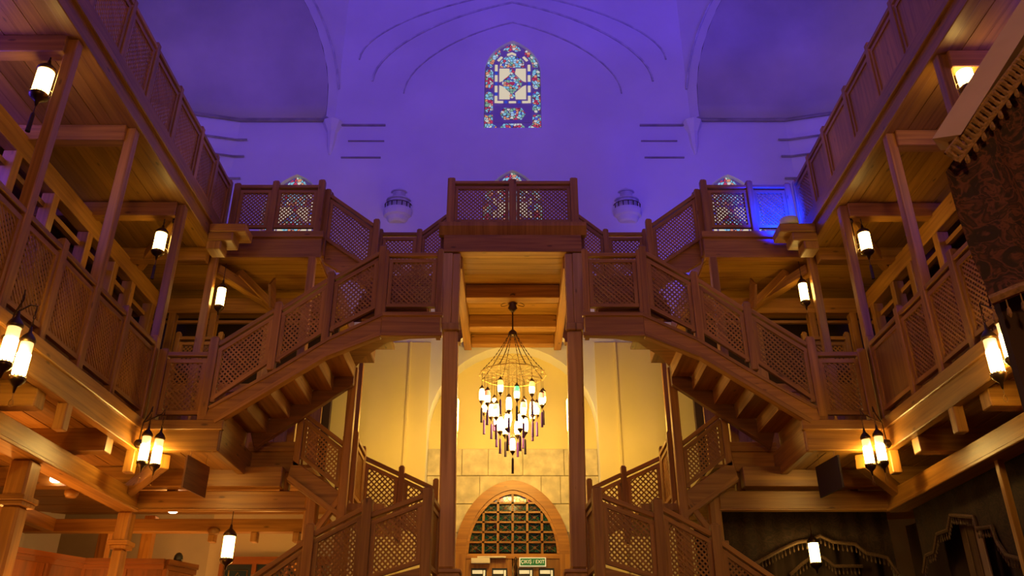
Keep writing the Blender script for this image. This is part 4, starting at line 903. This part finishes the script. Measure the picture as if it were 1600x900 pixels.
b = MB(); b.lathe([(.05, 0), (.055, .02), (.05, .06), (.03, .09), (.005, .10)], (-4.05, 10.62, 1.63), 12); b.build('dome', BLK, T, smooth=True)
for i, (x, y, lb) in enumerate(((-5.3, 9.75, 'round bright downlight near the thick left post'), (-4.55, 11.45, 'round bright downlight above the left girder'), )):
    T = thing('downlight', lb, 'lamp', (x, y, 2.38)); b = MB(); b.lathe([(.04, 2.375), (.06, 2.39), (.06, 2.435)], (x, y, 0), 12); b.build('lens', SPOTE, T)
    b = MB(); b.lathe([(.075, 2.44), (.085, 2.45), (.085, 2.60)], (x, y, 0), 12); b.build('housing', BRASS, T)
for x, y, z, lb in ((-4.66, 8.95, 2.02, 'round wooden smoke detector under the long left girder'), (-3.75, 10.85, 1.98, 'round wooden smoke detector under the left room girder')):
    b = MB(); b.lathe([(.05, 0), (.07, .03), (.07, .07), (.055, .08)], (x, y, z), 12); tg(b.build('smoke_detector', W, smooth=True), lb, 'detector')

# ================================================================== GROUND RIGHT: TENT CURTAINS
def cloth_panel(name, P, hem, top, M=CARP, amp=.03, parent=None):
    """pleated hanging cloth: P(s) plan point, hem(s)/top(s) heights, s in 0..1"""
    b = MB(); n = 120; R = []
    for i in range(n + 1):
        s = i / n; p, nrm = P(s); o = amp * math.sin(s * 60) + amp * .5 * math.sin(s * 23 + 1); z0, z1 = hem(s), top(s)
        R.append([(p[0] + nrm[0] * o, p[1] + nrm[1] * o, z0 + (z1 - z0) * j / 6) for j in range(7)])
    for i in range(n):
        for j in range(6): b.face([R[i][j], R[i + 1][j], R[i + 1][j + 1], R[i][j + 1]], [(i / 20, j / 6)] * 4)
    return b.build(name, M, parent)
def lerp_poly(L):
    def f(s, a=L[0][0], c=L[-1][0]):
        x = a + (c - a) * s
        for (x0, z0), (x1, z1) in zip(L[:-1], L[1:]):
            if (x - x0) * (x - x1) <= 0 and x0 != x1: return z0 + (z1 - z0) * (x - x0) / (x1 - x0)
        return L[-1][1]
    return f
def fringe(T, pts, name='fringe', TRIMF=TRIMD):
    b = MB(); b.tube(pts, .022, 6); b.build('braid', TRIMF, T)
    b = MB()
    for (p, q) in zip(pts[:-1], pts[1:]):
        p = Vector(p); q = Vector(q); n = max(1, int((q - p).length / .045))
        for k in range(n): c = p.lerp(q, k / n); b.lathe([(.002, -.10), (.011, -.085), (.007, -.06), (.003, -.055), (.003, 0)], c, 5)
    b.build(name, TRIMF, T, kind='stuff')
hb = [(2.45, 1.40), (2.937, 1.60), (3.269, 1.76), (3.432, 1.824), (3.59, 1.847), (3.715, 1.90), (3.857, 1.83), (4.124, 1.80), (4.235, 1.70), (4.479, 1.645), (4.58, 1.45)]
T = thing('tent_wall', 'dark patterned tent wall facing the room, right ground floor', 'curtain', (3.5, 10.5, 1.2))
f = lerp_poly(hb); cloth_panel('valance', lambda s: ((2.45 + (4.58 - 2.45) * s, 10.5), (0, 1)), f, lambda s: 2.2, CARP, .006, T)
fringe(T, [(x, 10.47, z) for x, z in hb])
T = thing('curtain', 'second darker curtain layer hanging behind the right valance', 'curtain', (3.5, 10.9, -ZO))
cloth_panel('drape', lambda s: ((2.3 + 2.4 * s, 10.95), (0, 1)), lambda s: -ZO, lambda s: 2.1, DARK, .04, T)
h2 = [(3.40, 1.50), (3.572, 1.632), (3.746, 1.738), (3.857, 1.692), (3.959, 1.60), (4.3, 1.6)]
fringe(T, [(x, 10.82, z) for x, z in h2])
hs = [(9.95, 1.40), (9.80, 1.563), (9.60, 1.569), (9.44, 1.731), (9.19, 1.727), (9.06, 1.86), (8.62, 1.75), (8.60, 1.631), (8.33, 1.60), (8.31, 1.462), (8.2, 1.308), (7.9, 1.215), (7.2, 1.2), (7.0, 1.6), (6.4, 1.65)]
T = thing('tent_wall', 'dark patterned tent wall along the right side with scalloped fringe', 'curtain', (4.64, 8.2, 1.2))
f2 = lerp_poly(hs); cloth_panel('valance', lambda s: ((4.66, 9.95 + (6.4 - 9.95) * s), (1, 0)), f2, lambda s: 2.2, CARP, .006, T)
fringe(T, [(4.63, y, z) for y, z in hs])
T = thing('curtain', 'dark inner curtain behind the right scalloped valance', 'curtain', (5.0, 8.2, -ZO))
cloth_panel('drape', lambda s: ((4.95, 10.9 - 6 * s), (1, 0)), lambda s: -ZO, lambda s: 2.1, DARK, .04, T)
T = thing('curtain', 'pale tan striped drape hanging in the right tent opening', 'curtain', (4.8, 9, -ZO))
for k in range(3): cloth_panel('drape', lambda s, k=k: ((4.78, 9.22 - .145 * k - .13 * s), (1, 0)), lambda s: -ZO, lambda s: 1.88, DRAPE if k < 2 else CANV, .012, T)
# ---- canopy at the right edge, near the camera
T = thing('tent_canopy', 'cream edged floral canopy hanging close at the right frame edge', 'canopy', (2.1, 3.0, 1.2))
E0 = Vector((1.86, 3.05, 2.27)); E1 = Vector((2.75, 2.85, 3.48))
b = MB(); R = []
for i in range(13):
    s = i / 12; c = E0.lerp(E1, s); h = .17 * min(1, .55 + s * 3)
    up = Vector((-.8, 0, .6)); R.append([c + up * 0.0 + Vector((.0, 0, 0)), c - Vector((-.06, .05, .04)) * 1 + Vector((.0, -.06, -.02)), c + Vector((.085, -.05, -.075)) * (h / .17), c + Vector((.12, .0, -.11)) * (h / .17), c + Vector((.06, .06, -.02))])
for i in range(12):
    for j in range(5): b.face([R[i][j], R[i + 1][j], R[i + 1][(j + 1) % 5], R[i][(j + 1) % 5]])
b.face(R[0]); b.face(R[12]); b.build('canvas_edge', CANV, T)
F0 = Vector((1.862, 2.99, 2.145)); F1 = F0 + (Vector((2.25, 2.86, 2.60)) - F0) * 2.3; d = (F1 - F0).normalized(); Lg = (F1 - F0).length
dn = Vector((.55, 0, -.62)).normalized(); nT = 44; b = MB()
b.tube([F0, F1], .009, 6); b.tube([F0 + dn * .062, F1 + dn * .062], .012, 6)
for k in range(nT):
    c = F0 + d * Lg * (k + .4) / nT
    b.lathe([(.008, -.036), (.014, -.022), (.010, 0), (.014, .022), (.008, .036)], c + dn * .031, 6, Matrix.Rotation(-.75, 3, 'Y'))
    if k % 2: b.lathe([(.004, -.03), (.012, -.018), (.009, .012), (.004, .02)], c + dn * .08, 6)
b.build('tassel_fringe', TRIMF, T, kind='stuff')
# floral cloth falling from the edge
b = MB(); rows_ = 14
def canopy_pt(u_, v_):
    left = [(1.885, 2.16), (1.89, 1.99), (1.905, 1.80), (1.915, 1.72), (1.935, 1.62), (1.925, 1.52)]
    q = v_ * (len(left) - 1); i_ = min(int(q), len(left) - 2); fr = q - i_
    x = left[i_][0] * (1 - fr) + left[i_ + 1][0] * fr; z = left[i_][1] * (1 - fr) + left[i_ + 1][1] * fr
    zt = 2.10 + u_ * 1.19; z = zt + (z - 2.16) * (1 + u_ * 1.55)
    return (x + u_ * .95, 3.06 - u_ * .33 + .025 * math.sin(u_ * 26 + v_ * 2), z)
G = [[canopy_pt(i / 24, j / rows_) for j in range(rows_ + 1)] for i in range(25)]
for i in range(24):
    for j in range(rows_): b.face([G[i][j], G[i + 1][j], G[i + 1][j + 1], G[i][j + 1]])
b.build('floral_cloth', CARP2, T)
fr_ = [Vector(canopy_pt(i / 24, 1)) + Vector((0, -.02, .02)) for i in range(25)]
fringe(T, [tuple(p) for p in fr_], 'cloth_fringe', TRIMF)
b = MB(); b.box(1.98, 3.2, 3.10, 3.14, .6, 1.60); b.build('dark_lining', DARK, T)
for i, o in enumerate(bpy.data.objects):
    if 'org_' in o: del o['org_']
